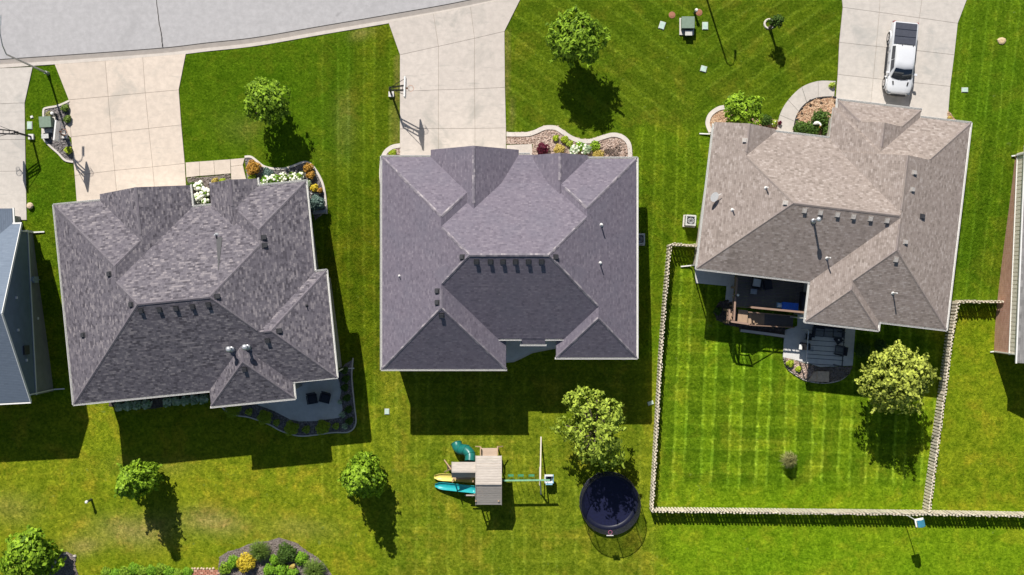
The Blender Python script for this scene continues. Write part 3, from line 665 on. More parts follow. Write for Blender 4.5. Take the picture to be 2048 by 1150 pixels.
# right house --------------------------------------------------------
H3 = House('house with tan driftwood shingle roof behind the white pickup', 3.3, (1892, 659), (0.993, 0.1184), (0.1184, -0.993), SH3, SIDE_T, (1660, 420)); H3.capm = SH3c; H3.cen = (-250, 200)
p = 0.5
H3.vol(-281, 0, 0, 326, p, F=None)                                                  # right wing
H3.vol(-509, 0, 63, 352, p, L=0.91)                                                 # main body
H3.vol(-277, 0, 290, 415, p, B=None, cap=88)                                        # lower hip of right front
H3.vol(-268, -101, 240, 389, p, F=None, B=None)                                     # garage wing
H3.vol(-268, -101, 370, 430, p, B=None, cap=41)                                     # its clipped hip
H3.vol(-509, -385, 250, 358, p, L=0.91, F=None, B=None)                                     # small front gable
H3.vol(-281, -135, -17, 120, p, F=None)                                             # rear bay
H3.finish([((-98, 415), (0, 415)), ((0, 0), (0, 415)), ((-134, 0), (0, 0)), ((-281, -17), (-135, -17)), ((-135, -17), (-135, -1)), ((-281, -17), (-281, 60)), ((-509, 63), (-283, 63)), ((-509, 63), (-509, 352)), ((-384, 352), (-270, 352)), ((-268, 354), (-268, 430)), ((-268, 430), (-101, 430))])
for a, b in ((1609, 421), (1641, 425), (1675, 429), (1707, 433), (1741, 437), (1774, 441), (1571, 406), (1828, 345), (1824, 379), (1810, 484), (1792, 519), (1490, 281)): H3.vent(a, b, VENT_T, 0.27)
H3.vent(1844, 433, VENT_D, 0.30)
for a, b, h in ((1532, 376, 0.6), (1465, 420, 0.5), (1654, 516, 0.9), (1786, 586, 0.9)): H3.pipe(a, b, h, 0.05)
H3.pipe(1627, 441, 1.3, 0.085, VENT_M, True)
p0, n0 = H3.on(1428, 395); m = MB(); m.cyl(p0, p0+Vector((0, 0, .55)), 0.03); m.bar(p0+Vector((0, 0, .5)), p0+Vector((.45, .25, .6)), .04, .04)
q = Vector((0.35, -0.25, 0.85)).to_track_quat('Z', 'Y').to_matrix(); c0 = p0+Vector((-.1, 0, .6)); rg = []
for r_, z in ((0.02, -0.06), (0.18, -0.04), (0.30, 0.0), (0.40, 0.06)): rg.append([c0+q@Vector((r_*math.cos(t), r_*0.85*math.sin(t), z)) for t in np.linspace(0, 6.283, 16, endpoint=False)])
m.loft(rg, caps=True); dsh = m.build('satellite_dish', WHITE, H3.e, smooth=False)

# windows, doors and downspouts on the walls the garden sides show ----
GLASS = simple('window_glass', (0.03, 0.04, 0.05), 0.05, 0.0, 0.05, spec=0.8); DOORW = simple('door_paint', (0.62, 0.60, 0.56), 0.5, var=0.06)
def window(parent, a, b, z0, z1, out, name='window'):
    """a,b: bottom corners on the wall (xy), out: outward normal"""
    a, b = Vector((a[0], a[1], 0)), Vector((b[0], b[1], 0)); d = (b-a).normalized(); o = Vector((out[0], out[1], 0)).normalized(); c = (a+b)/2; L = (b-a).length; rz = math.atan2(d.y, d.x)
    m = MB(); zc = (z0+z1)/2
    for zz in (z0, z1): m.box(c+o*0.03+Vector((0, 0, zz)), (L+0.12, 0.1, 0.1), rz)
    for q_ in (a, b, c): m.box(q_+o*0.03+Vector((0, 0, zc)), (0.08, 0.096, z1-z0-0.1), rz)
    f = m.build(name, WHITE, parent); m = MB(); m.box(c+o*0.02+Vector((0, 0, zc)), (L, 0.05, z1-z0), rz); m.build('pane', GLASS, f)
def windows_on(H, u0, v0, u1, v1, outuv, spans, z0, z1, ins=0.42):
    A, B_ = H.W(u0, v0), H.W(u1, v1); U = (H.W(1, 0)-H.W(0, 0)).normalized(); V = (H.W(0, 1)-H.W(0, 0)).normalized(); out = U*outuv[0]+V*outuv[1]
    for s0, s1 in spans: window(H.e, (A+(B_-A)*s0)-out*ins, (A+(B_-A)*s1)-out*ins, z0, z1, out)
windows_on(H2, 764, -738, 1012, -738, (0, -1), [(0.2, 0.42), (0.58, 0.8)], 0.6, 2.2); windows_on(H2, 764, -738, 1012, -738, (0, -1), [(0.2, 0.42), (0.58, 0.8)], -2.3, -0.7)
windows_on(H2, 1112, -715, 1273, -715, (0, -1), [(0.25, 0.75)], 0.6, 2.2, 0.45); windows_on(H2, 1273, -650, 1273, -340, (1, 0), [(0.2, 0.28), (0.6, 0.7)], 0.8, 2.2, 0.44)
windows_on(H1, 0, 0, 271, 0, (0, -1), [(0.15, 0.35), (0.6, 0.85)], 0.6, 2.2, 0.44); windows_on(H1, 441, 2, 528, 2, (0, -1), [(0.25, 0.75)], -2.3, -0.5, 0.45); windows_on(H1, 528, 10, 528, 210, (1, 0), [(0.3, 0.42), (0.6, 0.75)], 0.7, 2.2, 0.45)
windows_on(H3, -500, 63, -290, 63, (0, -1), [(0.1, 0.25), (0.45, 0.75)], 0.5, 2.3, 0.43); windows_on(H3, -281, -17, -135, -17, (0, -1), [(0.2, 0.8)], -2.3, -0.4, 0.51)
windows_on(H3, -509, 80, -509, 340, (-1, 0), [(0.3, 0.4), (0.65, 0.75)], 0.8, 2.2, 0.43)
def garage_door(H, u0, u1, v, ins):
    A, B_ = H.W(u0, v), H.W(u1, v); V = (H.W(0, 1)-H.W(0, 0)).normalized(); d = (B_-A).normalized(); c = (A+B_)/2-V*ins; L = (B_-A).length; rz = math.atan2(d.y, d.x)
    f = None
    for i in range(4):
        m = MB(); m.box((c.x+V.x*0.03, c.y+V.y*0.03, 0.38+i*0.56), (L, 0.06, 0.54), rz)
        if f is None: f = m.build('garage_door', DOORW, H.e)
        else: m.build('door_panel', DOORW, f)
garage_door(H2, 880, 1020, -299, 0.47); garage_door(H2, 785, 845, -314, 0.42); garage_door(H1, 110, 256, 413, 0.47); garage_door(H3, -255, -115, 430, 0.45)
def downspout(parent, x, y, zt, out, foot=1.0):
    g = T(x, y); o = Vector((out[0], out[1], 0)).normalized(); m = MB(); p0 = Vector((x, y, zt)); pts = [p0, p0-o*0.3+Vector((0, 0, -.35)), Vector((x-o.x*.3, y-o.y*.3, g+.25)), Vector((x-o.x*.1, y-o.y*.1, g+.12)), Vector((x+o.x*foot, y+o.y*foot, g+.08))]
    for a, b in zip(pts[:-1], pts[1:]): m.bar(a, b, 0.09, 0.07)
    m.build('downspout', WHITE, parent)
for H, u, v, o in ((H3, -509, 345, (-1, 0.05)), (H3, -509, 70, (-1, -.1)), (H3, -281, -12, (-1, 0)), (H1, 528, 8, (1, 0)), (H1, 505, 380, (1, 0)), (H2, 1273, -705, (1, 0))):
    q = H.W(u, v); downspout(H.e, q.x, q.y, H.ze-0.1, o, 0.55)

# gable-ended house at the left edge -----------------------------------
e0 = thing('house', 'house with smooth blue-grey roof and shaded gable end at the left edge', 'house', (-42, -2, -1.5)); rot = R(3.0); M0 = Matrix.Rotation(rot, 3, 'Z'); c0 = Vector((-38.1, -1.98, 0))
def L0(x, y, z): v = M0@Vector((x, y, 0)); return Vector((c0.x+v.x, c0.y+v.y, z))
def prof(y0, y1, ze, zr, yr, x0, x1, th=0.2):
    m = MB(); a = [(y0, ze), (yr, zr), (y1, ze)]
    m.loft([[L0(x, y, z) for y, z in a]+[L0(x, y, z-th) for y, z in a[::-1]] for x in (x0, x1)]); return m
me = prof(-6.9, 6.9, 2.65, 6.65, 0, -16, 0.35).build('roof', SH0, e0, uvface=True)
for s_ in (-1, 1):                                             # rake boards on the gable end
    m = MB(); m.bar(L0(0.37, s_*6.95, 2.52), L0(0.37, 0, 6.57), 0.05, 0.24); m.build('rake_board', WHITE, e0)
    m = MB(); m.bar(L0(-15, s_*6.98, 2.55), L0(0.4, s_*6.98, 2.55), 0.12, 0.12); m.build('gutter', WHITE, e0)
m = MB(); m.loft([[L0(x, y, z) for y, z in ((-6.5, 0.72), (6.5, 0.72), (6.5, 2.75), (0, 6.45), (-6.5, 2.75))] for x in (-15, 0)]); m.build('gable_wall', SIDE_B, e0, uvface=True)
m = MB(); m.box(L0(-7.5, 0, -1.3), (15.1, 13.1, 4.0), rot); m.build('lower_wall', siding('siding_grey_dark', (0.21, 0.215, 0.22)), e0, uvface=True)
m = MB(); m.bar(L0(0.05, -6.55, 0.76), L0(0.05, 6.55, 0.76), 0.06, 0.14); m.build('band_board', WHITE, e0)
for y in (-6.4, 6.4):
    m = MB(); m.bar(L0(0.3, y, 2.4), L0(0.12, y, 2.1), 0.08, 0.08); g = T(-37.8, -2+y); m.bar(L0(0.12, y, 2.1), L0(0.12, y, g+0.15), 0.09, 0.09); m.bar(L0(0.12, y, g+0.12), L0(1.0, y, g+0.08), 0.1, 0.08); m.build('downspout', WHITE, e0)
for y, z in ((1.2, 3.4), (-1.3, 3.4), (-3.7, 2.2), (-0.5, -0.2)):
    m = MB(); m.box(L0(0.06, y, z), (0.12, 0.2, 0.15), rot); m.build('wall_light', WHITE, e0)
m = MB(); m.box(L0(0.06, -2.9, 2.2), (0.14, 0.7, 0.9), rot); m.build('louvre', VENT_D, e0)
m = MB(); m.box(L0(0.12, 2.6, 0.1), (0.25, 0.5, 0.8), rot); m.box(L0(0.15, 2.6, 0.6), (0.15, 0.25, 0.3), rot); m.cyl(L0(0.15, 2.6, -1.0), L0(0.15, 2.6, 0), 0.04); m.build('electricity_meter', simple('meter_blue_grey', (0.3, 0.36, 0.42), 0.5), e0)
# front wing, its right slope falling to the eave beside the driveway
m = MB(); m.loft([[L0(x, y, z) for x, z in ((-0.3, 2.6), (-8, 6.9), (-15.7, 2.6), (-15.7, 2.4), (-8, 6.6), (-0.3, 2.4))] for y in (8.15, 1.0)]); m.build('front_roof', SH0, e0, uvface=True)
m = MB(); m.box(L0(-8, 5.5, 0.8), (14.4, 4.4, 3.6), rot); m.build('front_wall', SIDE_G, e0, uvface=True)
m = MB(); m.bar(L0(-0.22, 8.2, 2.5), L0(-0.22, 6.9, 2.5), 0.12, 0.12); m.build('gutter', WHITE, e0)

# brick house at the right edge ----------------------------------------
e4 = thing('house', 'house with red brick base wall and cream batten siding at the right edge', 'house', (43, 3, -1.5)); rot = R(-2.35); M4 = Matrix.Rotation(rot, 3, 'Z'); c4 = Vector((40.07, 2.68, 0))
def L4(x, y, z): v = M4@Vector((x, y, 0)); return Vector((c4.x+v.x, c4.y+v.y, z))
BR = brickmat('red_brick', (0.46, 0.21, 0.14), (0.60, 0.33, 0.24), (0.60, 0.52, 0.46), 0.32, 0.11)
m = MB(); m.box(L4(6, -0.03, -1.6), (12, 16.06, 3.3), rot); m.build('brick_wall', BR, e4, uvface=True)
CREAM = simple('cream_siding', (0.78, 0.72, 0.60), 0.6, var=0.06)
m = MB(); m.box(L4(6.04, -0.03, 0.85), (11.96, 15.9, 1.70), rot); m.build('siding', CREAM, e4)
m = MB(); m.box(L4(0.02, -0.03, 0.06), (0.12, 16.1, 0.07), rot); m.build('ledge', WHITE, e4)
bt = MB(); bt.box((0, 0, 0), (0.05, 0.27, 1.56)); bo = bt.build('batten', CREAM, e4); bo.location = L4(0.04, -7.9, 0.88); bo.rotation_euler = (0, 0, rot)
for i in range(1, 49): place('batten', bo.data, L4(0.04, -7.9+i*0.33, 0.88), rot, e4)
m = MB(); m.loft([[L4(x, y, z) for x, z in ((-0.10, 1.75), (6, 5.4), (12.3, 1.75), (12.3, 1.55), (6, 5.2), (-0.10, 1.55))] for y in (-8.6, 8.45)]); m.build('roof', SH4, e4, uvface=True)
m = MB(); m.bar(L4(-0.16, -8.65, 1.68), L4(-0.16, 8.5, 1.68), 0.11, 0.11); m.build('gutter', WHITE, e4)
for y in (-7.95, 7.9):
    m = MB(); m.bar(L4(-0.16, y, 1.6), L4(-0.06, y, 1.4), 0.08, 0.08); g = T(40, 2.7+y); m.bar(L4(-0.06, y, 1.4), L4(-0.06, y, g+.2), 0.09, 0.09); m.bar(L4(-0.06, y, g+0.14), L4(-0.35, y-0.05, g+0.1), 0.09, 0.08); m.build('downspout', WHITE, e4)
# ------------------------------------------------------------------ plants
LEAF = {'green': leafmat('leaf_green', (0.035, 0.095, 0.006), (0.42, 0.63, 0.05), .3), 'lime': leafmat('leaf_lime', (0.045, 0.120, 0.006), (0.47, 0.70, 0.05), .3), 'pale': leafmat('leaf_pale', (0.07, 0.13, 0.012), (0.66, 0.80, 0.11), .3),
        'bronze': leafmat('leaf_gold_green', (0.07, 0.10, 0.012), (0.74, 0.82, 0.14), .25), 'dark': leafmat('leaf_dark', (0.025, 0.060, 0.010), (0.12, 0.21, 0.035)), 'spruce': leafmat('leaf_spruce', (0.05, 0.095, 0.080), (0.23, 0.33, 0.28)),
        'orange': leafmat('leaf_orange', (0.22, 0.11, 0.015), (0.75, 0.42, 0.08)), 'yellow': leafmat('leaf_yellow', (0.40, 0.28, 0.016), (0.86, 0.70, 0.07)), 'gold': leafmat('leaf_gold', (0.38, 0.28, 0.05), (0.74, 0.60, 0.18)),
        'maroon': leafmat('leaf_maroon', (0.045, 0.008, 0.016), (0.19, 0.030, 0.060)), 'bush': leafmat('leaf_bush', (0.16, 0.24, 0.015), (0.55, 0.66, 0.05)), 'hosta': leafmat('leaf_hosta', (0.16, 0.32, 0.12), (0.82, 0.86, 0.66)),
        'tan': leafmat('leaf_straw', (0.15, 0.16, 0.04), (0.56, 0.53, 0.24)), 'fresh': leafmat('leaf_fresh', (0.07, 0.18, 0.012), (0.30, 0.54, 0.035)), 'grass': leafmat('leaf_grass', (0.05, 0.10, 0.014), (0.26, 0.37, 0.07))}
BLOOM = simple('white_bloom', (0.82, 0.82, 0.68), 0.8, var=0.08, scale=14); BARK = simple('bark', (0.13, 0.10, 0.075), 0.95, var=0.35, scale=9, bump=0.6)
def leaves(name, pts, nrm, tan, ln, wd, mat, parent, rng, var=None):
    N = len(pts); nrm = nrm/np.maximum(1e-6, np.linalg.norm(nrm, axis=1, keepdims=True))
    tan = tan-nrm*np.sum(tan*nrm, 1, keepdims=True); tan /= np.maximum(1e-6, np.linalg.norm(tan, axis=1, keepdims=True)); b = np.cross(nrm, tan)
    ln = ln[:, None]; wd = wd[:, None]; fold = nrm*wd*rng.uniform(0.0, 0.5, (N, 1))
    V = np.stack([pts-tan*ln*0.5, pts+b*wd*0.5+fold+tan*ln*0.05, pts+tan*ln*0.5-nrm*ln*0.12, pts-b*wd*0.5+fold+tan*ln*0.05], 1).reshape(-1, 3)
    F = np.arange(4*N).reshape(N, 4); me = bpy.data.meshes.new(name)
    me.vertices.add(4*N); me.vertices.foreach_set('co', V.astype(np.float32).ravel()); me.loops.add(4*N); me.loops.foreach_set('vertex_index', F.ravel().astype(np.int32))
    me.polygons.add(N); me.polygons.foreach_set('loop_start', (np.arange(N)*4).astype(np.int32)); me.update(calc_edges=True)
    at = me.attributes.new('var', 'FLOAT', 'FACE'); at.data.foreach_set('value', (rng.uniform(0, 1, N) if var is None else var).astype(np.float32))
    me.materials.append(mat); o = bpy.data.objects.new(name, me); COL.objects.link(o); attach(o, parent); return o
def cloud(rng, lobes, n, up=0.5, shell=(0.6, 1.05)):
    """leaf positions on and in a set of lobes (x,y,z,rx,rz)"""
    L = np.array(lobes); w_ = L[:, 3]**2; k = rng.choice(len(L), n, p=w_/w_.sum()); d = rng.normal(size=(n, 3)); d[:, 2] = d[:, 2]*0.8+0.25*up
    d /= np.linalg.norm(d, axis=1, keepdims=True); r = rng.uniform(shell[0], shell[1], (n, 1))**0.6
    pts = L[k, :3]+d*r*np.stack([L[k, 3], L[k, 3], L[k, 4]], 1); return pts, d
def tree(px, py, hc, rx, ry, rz, H, mat, label, n=3200, ln=0.30, wd=0.16, seed=0, nl=22, shape='round', lean=(0, 0), name='tree', gap=0.0, lobe=0.42):
    """px,py: where the crown's middle (hc above the lawn) is seen; H: full height"""
    rng = np.random.default_rng(seed); c = P(px, py, hc); g = T(c.x-lean[0], c.y-lean[1]); base = Vector((c.x-lean[0], c.y-lean[1], g)); e = thing(name, label, 'tree', base, 'trees in the gardens'); del e['group']
    lobes = []
    for i in range(nl):
        u = (i+0.5)/nl; ph = i*2.39996+rng.uniform(-.3, .3)
        if shape == 'round': zz = 1-2*u; rr = math.sqrt(max(0, 1-zz*zz))*rng.uniform(.42, .74)*(1.18 if rng.random() > .75 else 1); zz *= .62; lr = rng.uniform(lobe*.6, lobe*1.15)
        elif shape == 'cone': zz = -0.95+1.9*u; prof_ = (1.0-u)**0.75*(0.55+0.45*min(1, u*5)); rr = prof_*rng.uniform(.35, .72); lr = max(.13, prof_*lobe*rng.uniform(.8, 1.15))
        else: zz = rng.uniform(-.8, .8); a = rng.uniform(0, 1); rr = math.sqrt(a)*math.sqrt(max(0.05, 1-zz*zz))*.95; lr = rng.uniform(.2, .34)
        lobes.append((c.x+math.cos(ph)*rr*rx, c.y+math.sin(ph)*rr*ry, c.z+zz*rz, lr*(rx+ry)/2, lr*min(rz, rx*1.2)))
    m = MB(); top = Vector((c.x, c.y, g+H*0.86)); tr = 0.035*H**0.9+0.03
    m.tube([base-Vector((0, 0, .1)), base+Vector((lean[0]*.1, lean[1]*.1, H*.12)), base.lerp(top, .45), base.lerp(top, .75), top], [tr*1.3, tr, tr*.72, tr*.42, tr*.12], 8)
    for l in lobes:
        q = Vector(l[:3]); st = base.lerp(top, max(.2, min(.85, (q.z-g-0.25*H)/H*0.8+.15))); mid = st.lerp(q, .5)+Vector((0, 0, .12)); m.tube([st, mid, q], [tr*.38, tr*.26, tr*.09], 5)
    m.build('trunk', BARK, e, smooth=True)
    pts, d = cloud(rng, lobes, n)
    if gap:
        keep = np.array([mnoise.noise(Vector(q)*1.1) > -gap for q in pts]); pts, d = pts[keep], d[keep]
    N = len(pts); out = pts-np.array(c); out /= np.linalg.norm(out, axis=1, keepdims=True)
    nr = d*0.45+np.array([0, 0, 0.38])+out*0.55+rng.normal(size=(N, 3))*0.40; tn = out+rng.normal(size=(N, 3))*0.7
    # sprays of leaves on twigs that reach out of the crown
    nt_ = max(30, N//40); k = rng.choice(N, nt_); dr = out[k]*.9+d[k]*.3+rng.normal(size=(nt_, 3))*.35; dr /= np.linalg.norm(dr, axis=1, keepdims=True); sp = []; sn = []; st_ = []
    for q, d_ in zip(pts[k], dr):
        L_ = rng.uniform(.25, .75)*(rx*.3+.15)
        for t in np.linspace(0.1, 1, 9): sp.append(q+d_*L_*t+rng.normal(size=3)*.05); sn.append(np.array([0, 0, .7])+d_*.3+rng.normal(size=3)*.45); st_.append(d_+rng.normal(size=3)*.6)
    pts = np.concatenate([pts, sp]); nr = np.concatenate([nr, sn]); tn = np.concatenate([tn, st_]); N = len(pts)
    leaves('crown', pts, nr, tn, rng.uniform(.7, 1.3, N)*ln, rng.uniform(.7, 1.3, N)*wd, mat, e, rng); return e
tree(533, 204, 3.3, 1.9, 1.85, 1.75, 5.2, LEAF['green'], 'small round bright green tree on the lawn between the first two driveways', 2900, .29, .17, 1, gap=.22)
tree(1151, 78, 4.0, 2.28, 2.28, 2.2, 6.4, LEAF['green'], 'leafy green tree on the lawn right of the middle driveway', 4600, .42, .15, 2, gap=.2, nl=28, lobe=.36)
tree(266, 964, 4.0, 2.1, 2.3, 3.4, 7.6, LEAF['lime'], 'bright lime green conical tree behind the left house, nearer the left edge', 3900, .31, .19, 3, gap=.42, nl=30, shape='cone')
tree(719, 958, 4.0, 2.1, 2.3, 3.4, 7.6, LEAF['lime'], 'bright lime green conical tree between left house patio and playset', 3900, .31, .19, 4, gap=.42, nl=30, shape='cone')
tree(1188, 856, 4.6, 2.75, 3.5, 2.4, 7.6, LEAF['pale'], 'loose airy pale green tree leaning beside the trampoline', 5200, .30, .17, 5, nl=40, shape='loose', lean=(-0.6, 0.8), gap=0.12)
tree(1793, 757, 5.0, 2.75, 2.75, 2.6, 8.0, LEAF['bronze'], 'dense rounded golden green tree in the fenced yard corner', 6400, .29, .19, 6, gap=.25, nl=34, lobe=.36)
tree(62, 1112, 2.6, 2.5, 2.3, 2.0, 5.0, LEAF['lime'], 'large-leaved green tree in the bottom left corner', 2700, .42, .24, 7, nl=26, lobe=.36)
tree(1553, 42, 2.3, 0.55, 0.55, 0.75, 3.2, LEAF['dark'], 'tiny dark green sapling standing in a pale stone ring', 500, .20, .09, 8, nl=9)
tree(1484, 222, 2.0, 1.6, 1.3, 1.2, 3.3, LEAF['lime'], 'yellow-green ornamental tree at the tan-roofed house front corner', 1800, .32, .17, 9, nl=18)
c = P(1538, 48); m = MB(); m.ring(c+Vector((0, 0, 0.04)), 0.36, 0.09, 18, 6); tag(m.build('tree_ring', KERBM), 'pale concrete ring around the tiny sapling', 'edging ring')

def shrub(px, py, r, h, mat, label, n=None, ln=0.17, wd=0.10, seed=0, flowers=0, fr=0.09, name='shrub', cat='shrub', squash=1.0, group=None, ryk=1.0, fm=None, hz=None):
    """rounded shrub; px,py is the middle of its top half, r in photo pixels"""
    rng = np.random.default_rng(seed+int(px*7+py)); R_ = r/25.0; c = P(px, py, h*0.55) if hz is None else Q(px, py, hz); g = T(c.x, c.y); e = thing(name, label, cat, (c.x, c.y, g), group)
    nl = 9 if R_ > .4 else 5; lobes = [(c.x, c.y, g+h*.45, R_*.7, h*.42)]
    for i in range(nl):
        ph = i*2.39996; q = math.sqrt((i+.5)/nl)*.62; lobes.append((c.x+math.cos(ph)*q*R_, c.y+math.sin(ph)*q*R_*ryk, g+h*(.62-.3*q), R_*rng.uniform(.34, .48), h*rng.uniform(.26, .36)))
    m = MB()
    for i in range(1, len(lobes)): m.tube([(c.x, c.y, g-.05), ((c.x+lobes[i][0])/2, (c.y+lobes[i][1])/2, g+h*.3), lobes[i][:3]], [.03, .022, .01], 5)
    m.build('stem', BARK, e)
    n = n or int(260+900*R_*R_); pts, d = cloud(rng, lobes, n, up=.9); N = len(pts); nr = d*.6+np.array([0, 0, .5])+rng.normal(size=(N, 3))*.35
    leaves('foliage', pts, nr, d+rng.normal(size=(N, 3))*.6, rng.uniform(.7, 1.3, N)*ln, rng.uniform(.7, 1.3, N)*wd, mat, e, rng)
    if flowers:
        m = MB(); fp, fd = cloud(rng, lobes[1:], flowers*2, up=1.6, shell=(.95, 1.1)); fp = fp[fd[:, 2] > .05][:flowers]
        for q in fp:
            s_ = fr*rng.uniform(.7, 1.25); m.lathe(q, [(s_*.5, -s_*.7), (s_, -s_*.2), (s_*.95, s_*.25), (s_*.5, s_*.7)], 7)
        m.build('flower_heads', fm or BLOOM, e)
    return e
def boxwood(px, py, r, h, label): return shrub(px, py, r, h, LEAF['bush'], label, n=2200, ln=.09, wd=.06)
def tuft(px, py, r, h, mat, label, n=420, seed=0, droop=1.0):
    rng = np.random.default_rng(seed+int(px)); g = P(px, py, h*0.4); gz = T(g.x, g.y); e = thing('ornamental_grass', label, 'grass clump', (g.x, g.y, gz)); R_ = r/25.0; m = MB(); vv = []
    for i in range(n):
        a = rng.uniform(0, 6.283); t = rng.uniform(.15, 1.0); rr = R_*t; hh = h*(1.05-.45*t*t)*rng.uniform(.8, 1.1); dx, dy = math.cos(a), math.sin(a); wv = Vector((-dy, dx, 0))*0.016
        b0 = Vector((g.x+dx*.1*t*R_, g.y+dy*.1*t*R_, gz)); p1 = Vector((g.x+dx*rr*.42, g.y+dy*rr*.42, gz+hh*.8)); p2 = Vector((g.x+dx*rr*.8, g.y+dy*rr*.8, gz+hh*.98)); p3 = Vector((g.x+dx*rr*1.08, g.y+dy*rr*1.08, gz+hh*(.98-.35*t*droop)))
        m.add([b0-wv, b0+wv, p1+wv, p1-wv, p2+wv, p2-wv, p3], [(0, 1, 2, 3), (3, 2, 4, 5), (5, 4, 6)]); v = rng.uniform(0, 1); vv += [v]*3
    o = m.build('blades', mat, e); at = o.data.attributes.new('var', 'FLOAT', 'FACE'); at.data.foreach_set('value', np.array(vv, dtype=np.float32)); return e

# left house front beds
shrub(505, 335, 16, 1.3, LEAF['orange'], 'large round orange shrub at the end of the front walk', ln=.13, n=1500)
shrub(505, 355, 9, 0.7, LEAF['bush'], 'small round green shrub below the large orange shrub', n=700, ln=.1)
shrub(615, 335, 11, 1.0, LEAF['orange'], 'orange shrub at the bed bend, upper of a touching pair', ln=.13, n=700)
shrub(622, 350, 10, 0.9, LEAF['orange'], 'orange shrub at the bed bend, lower of a touching pair', ln=.13, n=700)
shrub(629, 376, 9, 0.8, LEAF['yellow'], 'yellow shrub beside the blue spruce, left of an orange one', ln=.12, n=600)
shrub(640, 381, 6, 0.7, LEAF['orange'], 'small orange shrub squeezed between yellow shrub and bed kerb', ln=.12, n=350)
shrub(633, 405, 17, 1.8, LEAF['spruce'], 'blue-green dwarf spruce at the right side of the left house', ln=.2, wd=.07, n=1700)
for i, (a, b, r_) in enumerate(((530, 362, 11), (548, 357, 11), (566, 355, 11), (584, 353, 11), (600, 352, 10))):
    shrub(a, b, r_, 0.85, LEAF['fresh'] if i < 2 else LEAF['green'], 'white flowering hydrangea, %s in the row along the left house front' % ('leftmost', 'second from the left', 'middle one', 'second from the right', 'rightmost')[i], flowers=26, fr=.095, ln=.16, n=420)
shrub(534, 347, 14, 0.35, LEAF['spruce'], 'low grey-green groundcover patch in front of the hydrangea row', n=700, ln=.12)
shrub(617, 366, 7, 0.6, LEAF['hosta'], 'pale variegated hosta at the left house front right corner', n=150, ln=.22, wd=.13)
for i, (a, b, r_) in enumerate(((398, 372, 10), (408, 385, 11), (396, 396, 11), (410, 404, 10))):
    shrub(a, b, r_, 1.0, LEAF['fresh'], 'white hydrangea between the gables of the left house, %s' % ('nearest the walk', 'second from the walk', 'third from the walk', 'deepest in the nook')[i], flowers=20, fr=.14, ln=.18, n=420)
shrub(382, 372, 10, 0.9, LEAF['dark'], 'dark green shrub at the garage gable edge of the nook', n=700, ln=.1)
shrub(430, 362, 8, 0.6, LEAF['gold'], 'small gold flowering plant by the front walk', n=300, ln=.12)
shrub(445, 363, 8, 0.6, LEAF['bush'], 'small green plant beside the gold one by the front walk', n=400, ln=.1)
# utility bed plants
shrub(130, 216, 9, 0.6, LEAF['grass'], 'upper of two green plants along the driveway in the utility bed', n=300)
shrub(134, 238, 9, 0.6, LEAF['grass'], 'lower of two green plants along the driveway in the utility bed', n=300)
shrub(98, 228, 7, 0.4, LEAF['tan'], 'straw-coloured plant in the utility bed above the transformer', n=180)
shrub(136, 300, 9, 0.7, LEAF['bush'], 'green plant at the lower tip of the utility bed', n=350)
# left house rear
for i, a in enumerate((238, 256, 274, 292, 334, 352, 370, 388, 406)):
    shrub(a, (812 if i < 4 else 808)-(i*1.2), 11, 0.8, LEAF['hosta'], 'variegated hosta behind the left house, %s from the left in the shaded row' % ('first', 'second', 'third', 'fourth', 'fifth', 'sixth', 'seventh', 'eighth', 'ninth')[i], n=130, ln=.34, wd=.2, name='hosta', cat='hosta')
for a, b, r_, h, t in ((464, 820, 19, 1.0, 'nearest the rear bay of the left house'), (528, 835, 18, 1.0, 'second along the curved patio edge'), (581.5, 857, 18, 1.0, 'third along the curved patio edge'), (644.5, 855, 17, 1.0, 'last one, below the two patio chairs')): boxwood(a, b, r_, h, 'large clipped round boxwood, '+t)
for a, b, r_, t in ((498, 824, 9, 'between the first and second boxwood'), (553, 845, 8, 'between the second and third boxwood'), (612.5, 859, 9.5, 'between the third and fourth boxwood'), (672, 852, 8, 'right of the fourth boxwood')): shrub(a, b, r_, .55, LEAF['pale'], 'small pale green shrub '+t, n=420, ln=.12)
for a, b, r_, t in ((685, 829, 7, 'by the patio corner, middle of three'), (690, 852, 7, 'by the bed kerb corner, lowest of three'), (680, 804, 4.5, 'on the scalloped patio edge, topmost of three')): shrub(a, b, r_, .4, LEAF['hosta'], 'pale lime hosta '+t, n=90, ln=.2, wd=.12, name='hosta', cat='hosta')
for i, (a, b) in enumerate(((689, 741), (692, 758), (690, 775), (694, 796), (697, 819), (699, 842))): shrub(a, b, 9, .9, LEAF['dark'], 'dark shrub in the bed right of the patio, %s from the top' % ('first', 'second', 'third', 'fourth', 'fifth', 'sixth')[i], n=500, ln=.12)
# middle house front bed
shrub(1085, 298, 14, 1.1, LEAF['maroon'], 'maroon barberry shrub in the pink stone bed', n=900, ln=.14)
shrub(1118, 299, 13, .8, LEAF['gold'], 'golden spirea right of the maroon shrub', n=800, ln=.13)
for i, (a, b) in enumerate(((1148, 300), (1160, 294), (1172, 298))): shrub(a, b, 11, .9, LEAF['hosta'] if i != 1 else LEAF['fresh'], 'pale flowering hosta in the pink bed, %s of three' % ('left', 'middle', 'right')[i], n=240, ln=.26, wd=.13, flowers=14, fr=.09)
shrub(1190, 292, 12, .8, LEAF['lime'], 'leafy green plant on the bed kerb beside the pale hostas', n=420, ln=.18)
shrub(1196, 308, 13, .7, LEAF['gold'], 'golden spirea at the right end of the hosta group', n=700, ln=.13)
shrub(1112, 276, 7, .5, LEAF['bush'], 'left of two small green plants near the pink bed bend', n=240); shrub(1130, 279, 9, .5, LEAF['bush'], 'right of two small green plants near the pink bed bend', n=300)
shrub(1140, 287, 8, .45, LEAF['pale'], 'low pale green plant inside the pink bed bend', n=260)
